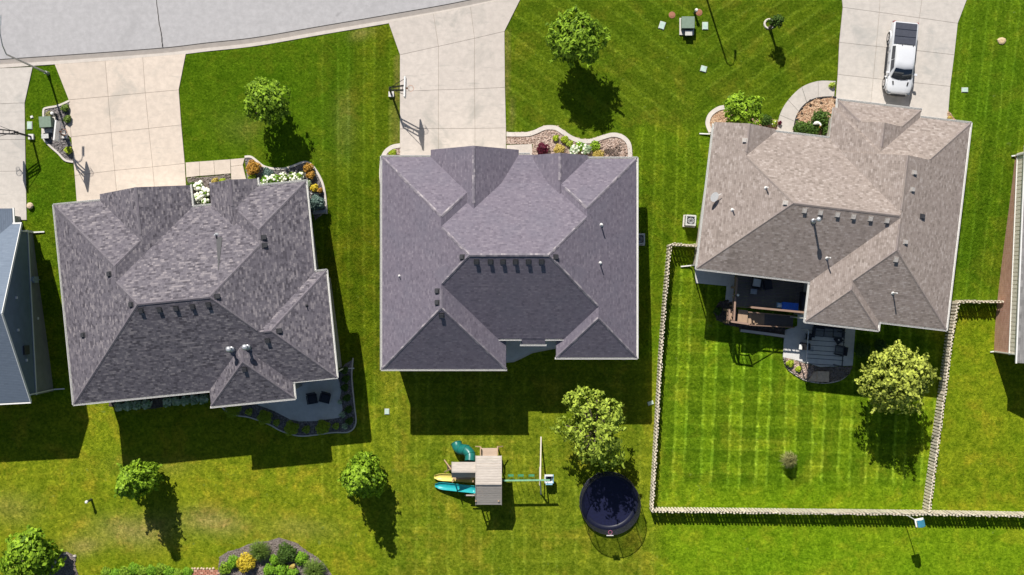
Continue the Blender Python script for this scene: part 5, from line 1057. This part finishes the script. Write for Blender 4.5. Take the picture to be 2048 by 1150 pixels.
# ------------------------------------------------------------------ playset
def playset():
    b = P(977, 985); e = thing('playset', 'wooden playset with plank roofs, slides and a swing beam', 'playset', b); g = b.z; up = Vector((0, 0, 1))
    rw = woodmat('roof_plank', (.47, .42, .37), .25, 'X'); cw = woodmat('cedar', (.52, .36, .22), .25, 'Z'); green = simple('slide_green', (.012, .15, .125), .35, var=.1); teal = simple('slide_teal', (.02, .36, .38), .35, var=.08); yel = simple('slide_yellow', (.72, .60, .16), .35, var=.06); bg_ = simple('beam_green', (.22, .45, .28), .5)
    def A(px, py, h): return Q(px, py, g+h)
    def gable(xl, xr, yt, yr, yb, he, hr, n1, n2):
        for (y0, h0, y1, h1, n) in ((yt, he, yr, hr, n1), (yr, hr, yb, he, n2)):
            for i in range(n):
                f0, f1 = i/n, (i+1)/n; o = .008*(1 if i % 2 else 0)
                a = [A(x, y0+(y1-y0)*f, h0+(h1-h0)*f)+up*o for f in (f0+.003, f1-.003) for x in (xl, xr)]; d = up*.03; m = MB(); m.add([a[0], a[1], a[3], a[2], a[0]-d, a[1]-d, a[3]-d, a[2]-d], [(0, 1, 2, 3), (7, 6, 5, 4), (0, 4, 5, 1), (1, 5, 6, 2), (2, 6, 7, 3), (3, 7, 4, 0)]); m.build('roof_plank', rw, e)
        m = MB(); m.bar(A(xl, yr, hr+.03), A(xr, yr, hr+.03), .1, .04); m.build('ridge_board', rw, e)
        for x in (xl, xr):
            for (y0, h0, y1, h1) in ((yt, he, yr, hr), (yr, hr, yb, he)): m = MB(); m.bar(A(x, y0, h0-.03), A(x, y1, h1-.03), .05, .12); m.build('rafter', rw, e)
    gable(951.5, 1003, 911.5, 968.5, 1009.5, 2.75, 3.75, 11, 9); gable(904, 950.5, 924, 944, 955, 2.3, 2.75, 5, 3)
    p = lambda px, py: Vector((P(px, py).x, P(px, py).y, g))
    xl, xr, y1, y0 = P(954, 915).x, P(998, 915).x, P(977, 921).y, P(977, 988).y
    for x in (xl, xr):
        for y in (y0, (y0+y1)/2, y1): m = MB(); m.box((x, y, g+1.5), (.1, .1, 3.0)); m.build('post', cw, e)
    for i in range(12): m = MB(); yy = y0+(y1-y0)*(i+.5)/12; m.box(((xl+xr)/2, yy, g+1.5), (xr-xl+.1, (y1-y0)/12-.015, .035)); m.build('floor_board', cw, e)
    for i in range(7): m = MB(); xx = xl+(xr-xl)*i/6; m.box((xx, y0, g+1.95), (.08, .03, .8)); m.build('baluster', cw, e)
    m = MB(); m.box(((xl+xr)/2, y0-.03, g+2.35), (xr-xl, .06, .09)); m.build('handrail', cw, e)
    # balcony towards the house
    for i in range(4): m = MB(); q = A(978, 898+i*4, 1.55); m.box(q, (1.35, .15, .04)); m.build('balcony_board', woodmat('balcony_wood', (.60, .45, .34), .2, 'X'), e)
    for k in (-1, 1): m = MB(); q = A(978+k*17, 902, 1.9); m.box(q, (.09, .72, .09)); m.box(q-up*1.0, (.09, .09, 2.0)); m.bar(q+Vector((k*.02, .35, 0)), q+Vector((k*.42, .3, -.5)), .07, .07); m.build('balcony_rail', cw, e)
    # side cabin under the small roof
    sx0, sx1, sy0, sy1 = P(908, 940).x, P(948, 940).x, P(925, 953).y, P(925, 928).y
    for x in (sx0, sx1):
        for y in (sy0, sy1): m = MB(); m.box((x, y, g+1.2), (.09, .09, 2.4)); m.build('post', cw, e)
    m = MB(); m.box(((sx0+sx1)/2, (sy0+sy1)/2, g+1.3), (sx1-sx0, sy1-sy0, .05)); m.build('cabin_floor', cw, e)
    # climbing wall at the left end
    for k in (0, 1): m = MB(); a = A(896+k*1, 944-k*8, .2); m.bar(A(889, 920+k*24, .1), A(902, 938, 1.4), .09, .07); m.build('climbing_beam', cw, e)
    m = MB(); m.add([A(893, 928, .5), A(895, 940, .5), A(903, 943, 1.4), A(903, 930, 1.4)], [(0, 1, 2, 3)]); m.build('climbing_board', woodmat('climb_dark', (.12, .09, .07), .2, 'X'), e)
    # tube slide: vertical turn then run-out
    pts = [A(940, 922, 1.75), A(940, 909, 1.55), A(932, 900, 1.3), A(923, 899, 1.05), A(916, 895, .8), A(913, 887, .6)]
    pts = catmull(pts, 5); m = MB(); m.tube(pts, .43, 18, caps=False); ts = m.build('tube_slide', green, e, smooth=True)
    for i in (5, 10, 16, len(pts)-1): m = MB(); d = pts[min(i+1, len(pts)-1)]-pts[i-1]; m.ring(pts[i], .44, .028, 22, 6, ax=d); m.build('tube_ring', green, ts)
    m = MB(); m.tube(pts[1:-1], .40, 14, caps=False); m.build('tube_inside', simple('slide_green_dark', (.006, .06, .05), .5), ts)
    def slide(x0, x1, y, w_, h0, mat, nm, y2=None):
        y2 = y if y2 is None else y2; rg = []; n = 10
        for i in range(n+1):
            t = i/n; h = .12+(h0-.12)*(t**1.25); px = x0+(x1-x0)*t; py = y+(y2-y)*t; s_ = math.sin(min(1, t*4+.25)*math.pi/2); q = A(px, py, h); ww = w_*s_
            rg.append([q+Vector((0, a*ww, z)) for a, z in ((-.5, .16), (-.46, .17), (-.42, .02), (0, 0), (.42, .02), (.46, .17), (.5, .16), (.46, -.03), (0, -.05), (-.46, -.03))])
        m = MB(); m.loft(rg); m.build(nm, mat, e, smooth=True)
    slide(868.5, 951, 953, .62, 1.5, yel, 'yellow_slide', 957); slide(870, 953, 970, .62, 1.55, teal, 'teal_slide', 979)
    for i in range(4): m = MB(); q = A(943-i*1.5, 990.5, .4+.35*(3-i)); m.box(q, (.75, .1, .05)); m.build('ladder_rung', rw, e)
    for k in (-1, 1): m = MB(); m.bar(A(948+k*4, 994, .05), A(952+k*3, 988, 1.6), .07, .07); m.build('ladder_rail', cw, e)
    # swing beam with an A-frame and three swings
    m = MB(); m.bar(A(1003, 961, 2.6), A(1100, 960, 2.6), .11, .14); m.build('swing_beam', bg_, e)
    cl = woodmat('pale_leg', (.64, .58, .50), .2, 'Z'); ap = A(1080, 961, 2.62)
    for py in (874, 988): m = MB(); q = P(1082, py); m.bar(ap+Vector((.02, 0, 0)), Vector((q.x, q.y, g)), .1, .1); m.build('leg', cl, e)
    m = MB(); m.bar(ap+Vector((0, .9, -1.1)), ap+Vector((0, -.6, -1.2)), .07, .07); m.build('cross_brace', cl, e)
    for i, px in enumerate((1021.5, 1041.5, 1063)):
        q = A(px, 951, .5); m = MB()
        for k in (-.22, .22): m.cyl(q+Vector((k, 0, 0)), Vector((q.x+k, ap.y, g+2.55)), .012, n=5)
        m.build('swing_chain', simple('chain_green', (.10, .17, .12), .5), e); m = MB(); m.loft([[q+Vector((x, y, z-.06*math.cos(x*5))) for y, z in ((-.09, 0), (.09, 0), (.09, .03), (-.09, .03))] for x in (-.24, -.12, 0, .12, .24)]); m.build('swing_seat', simple('seat_green', (.06, .26, .13), .5), e)
    q = A(1098, 957, .75); bl = simple('glider_blue', (.25, .47, .62), .4); wh = simple('glider_white', (.75, .77, .78), .4)
    m = MB(); m.box(q, (.55, .5, .08)); m.box(q+Vector((0, .30, .25)), (.6, .08, .5)); m.box(q+Vector((0, -.30, .12)), (.6, .08, .25)); gl = m.build('glider_seat', wh, e)
    for k in (-1, 1): m = MB(); m.box(q+Vector((k*.33, 0, .15)), (.08, .68, .3)); m.build('glider_side', wh if k < 0 else bl, gl); m = MB(); m.cyl(q+Vector((k*.3, .1, .3)), Vector((q.x+k*.2, ap.y, g+2.55)), .015, n=5); m.build('glider_rope', BLACK, gl)
    m = MB(); m.box(q+Vector((0, -.02, .06)), (.36, .34, .06)); m.build('glider_cushion', BLACK, gl)
    m = MB(); m.box(q+Vector((0, -.42, .2)), (.55, .12, .1)); m.build('glider_footrest', bl, gl)
playset()

# ------------------------------------------------------------------ birdhouse on a pole behind the fence
b = P(1803, 1024); e = thing('birdhouse', 'blue-roofed birdhouse on a tall pole just outside the back fence', 'birdhouse', b); t = b+Vector((0, 0, 4.0)); m = MB(); m.cyl(b, t, .035, n=8); m.build('pole', WHITE, e)
m = MB(); m.box(t+Vector((0, 0, .2)), (.5, .45, .4), .2); m.build('box', WHITE, e); bl = simple('roof_blue', (.05, .24, .36), .4)
Mr = Matrix.Rotation(.2, 3, 'Z')
for k in (-1, 1): m = MB(); q = [t+Mr@Vector(v) for v in ((0, -.28, .58), (0, .28, .58), (k*.28, .28, .38), (k*.28, -.28, .38))]; d = Vector((0, 0, .03)); m.add(q+[v-d for v in q], [(0, 1, 2, 3), (7, 6, 5, 4), (0, 4, 5, 1), (1, 5, 6, 2), (2, 6, 7, 3), (3, 7, 4, 0)]); m.build('roof', bl, e)
m = MB(); m.box(t+Vector((0, 0, .0)), (.7, .65, .04), .2); m.build('landing', WHITE, e)

# ------------------------------------------------------------------ deck behind the right house
def deck():
    z0 = 0.05; D = lambda px, py, z=z0: Q(px, py, z)
    b = P(1475, 600); e = thing('deck', 'raised dark wood deck with brown rails, landing and stairs behind the tan-roofed house', 'deck', b); dw = woodmat('deck_dark', (.15, .13, .13), .25, 'X'); rl = woodmat('rail_brown', (.33, .215, .155), .2, 'X'); ln_ = woodmat('landing_tan', (.42, .29, .19), .2, 'Y')
    n = 26
    for i in range(n):                                          # deck boards run along the house
        f = i/n; y0, y1 = 538+f*74, 538+(i+1)/n*74
        q = [D(1473-(y0-538)*.05, y0), D(1617, y0+9), D(1617, y1+9-.35), D(1473-(y1-538)*.05, y1-.35)]; m = MB(); m.prism(q, .035); m.build('deck_board', dw, e)
    m = MB(); m.bar(D(1470, 613, -.15), D(1614, 625, -.15), .06, .28); m.bar(D(1473, 545, -.15), D(1470, 613, -.15), .06, .28); m.bar(D(1473, 560, -.2), D(1612, 575, -.2), .06, .24); m.build('beam', rl, e)
    for px, py in ((1471, 612), (1520, 617), (1570, 621), (1612, 624), (1473, 575), (1458, 645), (1494, 648), (1458, 620)):
        q = Q(px, py, 0); g = T(q.x, q.y); m = MB(); m.box((q.x, q.y, (g-.1)/2-.05), (.15, .15, -g-.1)); m.build('post', rl, e)
    def rail(a, b_, z=z0, balus=True):
        A_, B_ = D(*a, z+1.0), D(*b_, z+1.0); m = MB(); m.bar(A_, B_, .15, .045); m.build('handrail', rl, e); L = (B_-A_).length; k = max(2, int(L/.3))
        m = MB(); m.bar(A_-Vector((0, 0, .88)), B_-Vector((0, 0, .88)), .05, .08); m.build('bottom_rail', rl, e)
        for i in range(k+1): q = A_.lerp(B_, i/k); m = MB(); w_ = .1 if i % 5 == 0 or i == k else .035; m.box(q-Vector((0, 0, .5)), (w_, w_, 1.0)); m.build('baluster', rl, e)
    rail((1474.5, 556), (1471.5, 589)); rail((1470.5, 594), (1468, 641)); rail((1503, 614.5), (1611, 625)); rail((1463, 643), (1497, 648))
    rail((1459, 620), (1458.5, 640))
    q = [D(1477, 619), D(1496, 621), D(1495, 645.5), D(1475, 643.5)]; m = MB(); m.prism(q, .05); m.build('landing', ln_, e)
    q = [D(1457, 617), D(1465.5, 618), D(1464, 642), D(1456, 641)]; m = MB(); m.prism(q, .05); m.build('bench_top', ln_, e)
    ns = 14
    for i in range(ns):                                         # stairs fall towards the patio; lower treads coloured dark for the shade over them
        t = (i+.5)/ns; zz = z0-.18-t*2.35; px = 1497+6.4*i; q = [Q(px, 624+i*.55, zz), Q(px+6.6, 624.5+i*.55, zz), Q(px+5.6, 650+i*.3, zz), Q(px-1, 649.5+i*.3, zz)]; m = MB(); m.prism(q, .05); m.build('stair_tread', ln_ if i < 5 else dw, e)
    for a, b_ in (((1497, 624), (1588, 632)), ((1496, 650), (1587, 655))): m = MB(); m.bar(Q(*a, z0-.2), Q(*b_, -2.55), .06, .28); m.build('stringer', rl, e); m = MB(); m.bar(Q(*a, z0+.85), Q(*b_, -1.55), .08, .05); m.build('stair_rail', rl, e)
    m = MB(); q = D(1476, 590, z0+1.05); m.lathe(q, [(.09, -.05), (.11, 0), (.09, .1), (.02, .16)], 10); m.build('post_lamp', WHITE, e)
deck()
def chair(c, rz, label, mat, cush=None, s_=1.0, name='chair', cat='chair', back=.45):
    e = thing(name, label, cat, c); M = Matrix.Rotation(rz, 3, 'Z'); L = lambda x, y, z: Vector(c)+M@Vector((x*s_, y*s_, z))
    for x in (-.3, .3):
        for y in (-.3, .3): m = MB(); m.bar(L(x, y, 0), L(x, y, .4), .05, .05); m.build('leg', mat, e)
    m = MB(); m.box(L(0, 0, .40), (.7*s_, .7*s_, .06), rz); m.build('seat', mat, e); m = MB(); m.add([L(x, y, z) for x, y, z in ((-.34, .30, .42), (.34, .30, .42), (.34, .46, .42+back), (-.34, .46, .42+back), (-.34, .36, .42), (.34, .36, .42), (.34, .52, .42+back), (-.34, .52, .42+back))], [(0, 1, 2, 3), (7, 6, 5, 4), (0, 4, 5, 1), (1, 5, 6, 2), (2, 6, 7, 3), (3, 7, 4, 0)]); m.build('backrest', mat, e)
    for x in (-.37, .37): m = MB(); m.box(L(x, 0, .6), (.06*s_, .66*s_, .05), rz); m.box(L(x, -.28, .5), (.05*s_, .05*s_, .2), rz); m.build('armrest', mat, e)
    m = MB(); m.box(L(0, -.02, .47), (.6*s_, .6*s_, .09), rz); m.build('cushion', cush or mat, e); return e
NAVY = simple('wicker_navy', (.016, .018, .032), .6); GRC = simple('cushion_grey', (.16, .17, .19), .8)
def onpatio(px, py): q = P(px, py); return (q.x, q.y, q.z+.13)
chair(onpatio(627, 797), R(10), 'dark wicker patio chair, left of the pair behind the left house', NAVY, s_=1.1); chair(onpatio(652.5, 795), R(-14), 'dark wicker patio chair, right of the pair behind the left house', NAVY, s_=1.1)
def dk(px, py): q = Q(px, py, .06); return (q.x, q.y, q.z)
chair(dk(1511, 566), R(170), 'deck chair draped with a white cloth under the eave', NAVY, WHITE); chair(dk(1533, 569), R(100), 'dark deck chair right of the white-draped one', NAVY)
c = Vector(dk(1505, 583)); e = thing('side_table', 'small dark table with a pale top on the deck', 'table', c); m = MB(); m.box(c+Vector((0, 0, .45)), (.5, .4, .05), -.1); m.build('top', simple('table_grey', (.3, .32, .35), .4), e)
for x, y in ((-.2, -.15), (.2, -.15), (.2, .15), (-.2, .15)): m = MB(); m.cyl(c+Vector((x, y, 0)), c+Vector((x, y, .43)), .02, n=6); m.build('leg', DARKMETAL, e)
c = Vector(dk(1577, 613)); e = thing('storage_box', 'bright blue storage box by the deck rail', 'box', c); blu = simple('box_blue', (.015, .12, .62), .35); m = MB(); m.box(c+Vector((0, 0, .25)), (1.2, .58, .5), -.09); m.build('box', blu, e); m = MB(); m.box(c+Vector((0, 0, .53)), (1.28, .64, .08), -.09); m.build('lid', blu, e); m = MB(); m.box(c+Vector((.02, -.34, .48)), (1.2, .03, .12), -.09); m.build('rim', simple('rim_pale_blue', (.5, .62, .8), .4), e)
c = Vector(dk(1557, 610)); e = thing('toy_chest', 'small white and blue box left of the blue storage box', 'box', c); m = MB(); m.box(c+Vector((0, 0, .18)), (.34, .36, .36), -.09); m.build('box', simple('box_light_blue', (.3, .5, .72), .4), e); m = MB(); m.box(c+Vector((.02, -.05, .38)), (.3, .2, .05), -.09); m.build('lid', WHITE, e)
c = Vector(dk(1607, 603)); e = thing('grill', 'covered dark grill against the deck end wall', 'grill', c); m = MB(); m.loft([[c+Vector((x*k, y*k2, z)) for x, y in ((-.3, -.75), (.3, -.75), (.34, 0), (.3, .75), (-.3, .75), (-.34, 0))] for k, k2, z in ((1, 1, 0), (1, 1, .8), (.85, .7, 1.1), (.3, .5, 1.2))]); m.build('cover', NAVY, e, smooth=False); m = MB(); m.box(c+Vector((0, -.62, .85)), (.4, .25, .05)); m.build('side_shelf', GALV, e)
# pergola and patio furniture
def pergola():
    b = onpatio(1650, 695); e = thing('pergola', 'thin metal pergola frame over the patio furniture', 'pergola', b); gz = b[2]; h = 2.3; A = lambda px, py, z=h: Q(px, py, gz+z); pm = simple('pergola_pale', (.5, .5, .52), .4); dm = simple('pergola_dark', (.035, .04, .055), .4)
    for px, py, mt in ((1617, 660, pm), (1613, 726, pm), (1689, 664, dm), (1684, 733, dm)): m = MB(); q = A(px, py); m.box((q.x, q.y, gz+h/2), (.07, .07, h)); m.build('post', mt, e)
    m = MB(); m.bar(A(1617, 660), A(1613, 726), .07, .1); m.build('side_beam', pm, e); m = MB(); m.bar(A(1689, 664), A(1684, 733), .07, .1); m.build('side_beam', dm, e)
    for i, y in enumerate((660, 671, 680, 690, 700, 708, 716, 727)): m = MB(); m.bar(A(1617-(y-660)*.05, y, h+.05), A(1691-(y-660)*.07, y+5, h+.05), .045, .05); m.build('crossbar', dm, e)
pergola()
c = Vector(onpatio(1653, 664)); e = thing('sofa', 'dark outdoor sofa at the top of the patio under the pergola', 'sofa', c)
for nm, o, s_ in (('seat', (0, 0, .25), (2.3, .8, .3)), ('backrest', (0, .42, .5), (2.3, .16, .55)), ('armrest', (-1.2, 0, .4), (.18, .85, .4)), ('armrest', (1.2, 0, .4), (.18, .85, .4))): m = MB(); m.box(c+Vector(o), s_, -.12); m.build(nm, NAVY, e)
for x in (-.75, 0, .75): m = MB(); m.box(c+Vector((x, -.03, .45)), (.68, .66, .12), -.12); m.build('cushion', GRC, e)
chair(onpatio(1675, 700), R(-100), 'dark cushioned patio chair at the right under the pergola', NAVY, GRC, 1.05); chair(onpatio(1614, 673), R(85), 'small dark patio chair at the upper left of the patio', NAVY, None, .7)
c = Vector(onpatio(1673, 679)); e = thing('fire_table', 'small square dark table with a white candle on the patio', 'table', c); m = MB(); m.box(c+Vector((0, 0, .42)), (.6, .6, .06), .6); m.build('top', NAVY, e); m = MB(); m.box(c+Vector((0, 0, .2)), (.3, .3, .38), .6); m.build('pedestal', NAVY, e); m = MB(); m.cyl(c+Vector((0, 0, .45)), c+Vector((0, 0, .58)), .06, n=10); m.build('candle', WHITE, e)
c = Vector(onpatio(1605, 692)); e = thing('barbecue', 'dark barbecue with white side tray on the patio left of the pergola', 'barbecue', c); m = MB(); m.box(c+Vector((0, 0, .45)), (.6, .55, .9), -.1); m.build('cart', NAVY, e); m = MB(); m.loft([[c+Vector((x, y*k, z)) for y, k, z in ((-.28, 1, .9), (.28, 1, .9), (.2, 1, 1.15), (-.2, 1, 1.15))] for x in (-.32, .32)]); m.build('hood', DARKMETAL, e); m = MB(); m.box(c+Vector((-.42, 0, .86)), (.24, .45, .04), -.1); m.build('side_tray', WHITE, e); m = MB(); m.box(c+Vector((.46, -.2, .86)), (.35, .4, .04), -.1); m.build('side_shelf', GALV, e)
# stones and bench at the foot of the patio bed
c = P(1643, 752); SAND = simple('sand_stone_slab', (.60, .46, .33), .85, var=.15, bump=.3)
m = MB(); m.loft([[c+Vector((x, y, z)) for x, y in ((-.45, -.38), (.42, -.42), (.45, .36), (-.42, .4))] for z in (0, .42)]); m.loft([[c+Vector((x, y, z)) for x, y in ((-.50, -.42), (.46, -.46), (.50, .40), (-.46, .44))] for z in (.42, .5)]); tag(m.build('stone_block', SAND), 'square tan stone block at the bottom of the patio bed', 'stone block')
c = P(1626, 752); m = MB(); m.add([c+Vector(v) for v in ((-.5, -.4, .1), (.3, -.45, .1), (.35, .45, .1), (.0, .4, .1), (-.45, -.4, .3), (.27, -.42, .34), (.3, .42, .34), (.05, .36, .3))], [(3, 2, 1, 0), (4, 5, 6, 7), (0, 1, 5, 4), (1, 2, 6, 5), (2, 3, 7, 6), (3, 0, 4, 7)]); tag(m.build('stone_slab', SAND), 'pale wedge-shaped stone slab left of the square stone block', 'stone slab')
b0 = bed([(1572, 716), (1598, 724), (1626, 733), (1622, 752), (1606, 758), (1588, 746), (1574, 732)], 'pink', 260, (.06, .12), h=.16, seed=21, name='stone_patch')
# red brick path at the bottom, its bricks laid one by one
r = random.Random(8); e = struct(bpy.data.objects.new('brick_path', None)); COL.objects.link(e); e.location = P(410, 1146); bk = MB(); bk.box((0, 0, 0), (.30, .15, .08)); bm_ = [simple('path_brick_%d' % i, c_, .9, var=.2) for i, c_ in enumerate(((.46, .20, .13), (.55, .30, .21), (.40, .17, .11)))]; fb = None
for j in range(10):
    for i in range(7):
        q = P(383+i*8.2+(4 if j % 2 else 0), 1141+j*4.3); q.z += .06+r.uniform(0, .015)
        if fb is None: fb = []; 
        if len(fb) < 3:
            mm = MB(); mm.box((0, 0, 0), (.30, .15, .08)); o = mm.build('brick', bm_[len(fb)], e); o.location = q; fb.append(o.data)
        else: place('brick', r.choice(fb), q, r.uniform(-.05, .05), e)
for i in range(8):
    q = P(384+i*6.2+r.uniform(-1, 1), 1137+r.uniform(-1, 1)); m = MB(); m.loft([[q+Vector((math.cos(t)*.1*k, math.sin(t)*.09*k, z)) for t in np.linspace(0, 6.283, 7, endpoint=False)] for k, z in ((1.1, 0), (1, .1), (.5, .15))]); m.build('edge_stone', SAND, e)
for i, (a, b_) in enumerate(((107, 1112), (112, 1124), (131, 1107), (113, 1134), (150, 1112))):
    q = P(a, b_); m = MB(); m.loft([[q+Vector((math.cos(t)*.14*k*(1+.2*math.sin(2*t+i)), math.sin(t)*.11*k, z)) for t in np.linspace(0, 6.283, 8, endpoint=False)] for k, z in ((1.1, 0), (1, .12), (.5, .18))]); tag(m.build('rock', simple('pale_rock', (.5, .45, .42), .9, var=.25)), 'pale rock in the bed by the corner tree, %s' % ('uppermost left one', 'second down the left edge', 'nearest the lawn at the top', 'lowest on the left edge', 'rightmost one')[i], 'rock')
# small path lights in the orange bed, white goose ornament, rock lip by the spruce
for i, (a, b_) in enumerate(((1640, 198), (1618, 203), (1601, 219), (1592, 241), (1667, 197))):
    q = P(a, b_); e = thing('path_light', 'small dark path light along the curved walk, %s' % ('second from the driveway', 'third from the driveway', 'fourth from the driveway', 'last one by the house', 'nearest the driveway')[i], 'path light', q); m = MB(); m.cyl(q, q+Vector((0, 0, .4)), .02, n=6); m.build('stake', DARKMETAL, e); m = MB(); m.lathe(q+Vector((0, 0, .38)), [(.05, 0), (.11, .04), (.02, .1)], 10); m.build('lamp_cap', DARKMETAL, e)
q = P(1626, 250); e = thing('goose_ornament', 'white goose-shaped garden ornament among the dark shrubs', 'ornament', q); m = MB(); m.tube([q+Vector(v) for v in ((-.28, -.1, 1.0), (-.12, -.02, 1.08), (.08, .02, 1.08), (.22, -.04, 1.12), (.26, -.16, 1.3), (.2, -.26, 1.42))], [.03, .13, .15, .09, .055, .07], 10); m.build('body', WHITE, e, smooth=True); m = MB(); m.cyl(q+Vector((.2, -.28, 1.42)), q+Vector((.12, -.42, 1.38)), .04, .01, 6); m.build('beak', simple('beak_orange', (.5, .25, .05), .5), e); m = MB(); m.cyl(q, q+Vector((0, 0, 1.0)), .03, n=6); m.build('stake', DARKMETAL, e)
q = P(641, 424); m = MB(); m.loft([[q+Vector((x, y+.1*x, z)) for y, z in ((-.16, 0), (.16, 0), (.12, .35), (-.12, .35))] for x in (-.55, .5)]); tag(m.build('stone_edging_block', simple('grey_block', (.36, .36, .38), .9, var=.15)), 'grey stone block below the blue spruce', 'stone block')
q = P(28, 414); m = MB(); m.lathe(P(62, 412), [(.2, 0), (.28, .2), (.2, .35), (.03, .4)], 9); tag(m.build('boulder', SAND), 'tan boulder by the driveway corner of the left edge house', 'boulder')

# ------------------------------------------------------------------ group phrases shared by repeats of a kind
GROUPS = {'house': 'houses side by side along the street', 'tree': 'trees standing in the gardens', 'fence': 'wooden fence runs around the yard', 'shrub': 'shrubs and perennials in the planting beds', 'hosta': 'hostas behind the left house',
          'ground_box': 'utility lids set in the lawns', 'path_light': 'path lights along the curved walk', 'basketball_hoop': 'basketball hoops beside the driveways', 'street_light': 'street lights along the kerb', 'transformer': 'green transformers',
          'utility_cabinet': 'small utility cabinets by the transformers', 'marker_post': 'white-capped posts', 'valve_cover': 'valve covers by the transformer', 'air_conditioner': 'air conditioners beside the houses',
          'ornamental_grass': 'ornamental grass clumps', 'groundcover_plant': 'groundcover clumps at the bottom edge', 'chair': 'outdoor chairs on decks and patios', 'rock': 'pale rocks in the corner bed'}
for o in bpy.data.objects:
    if o.parent is None and 'label' in o:
        g = GROUPS.get(o.name.split('.')[0])
        if g: o['group'] = g
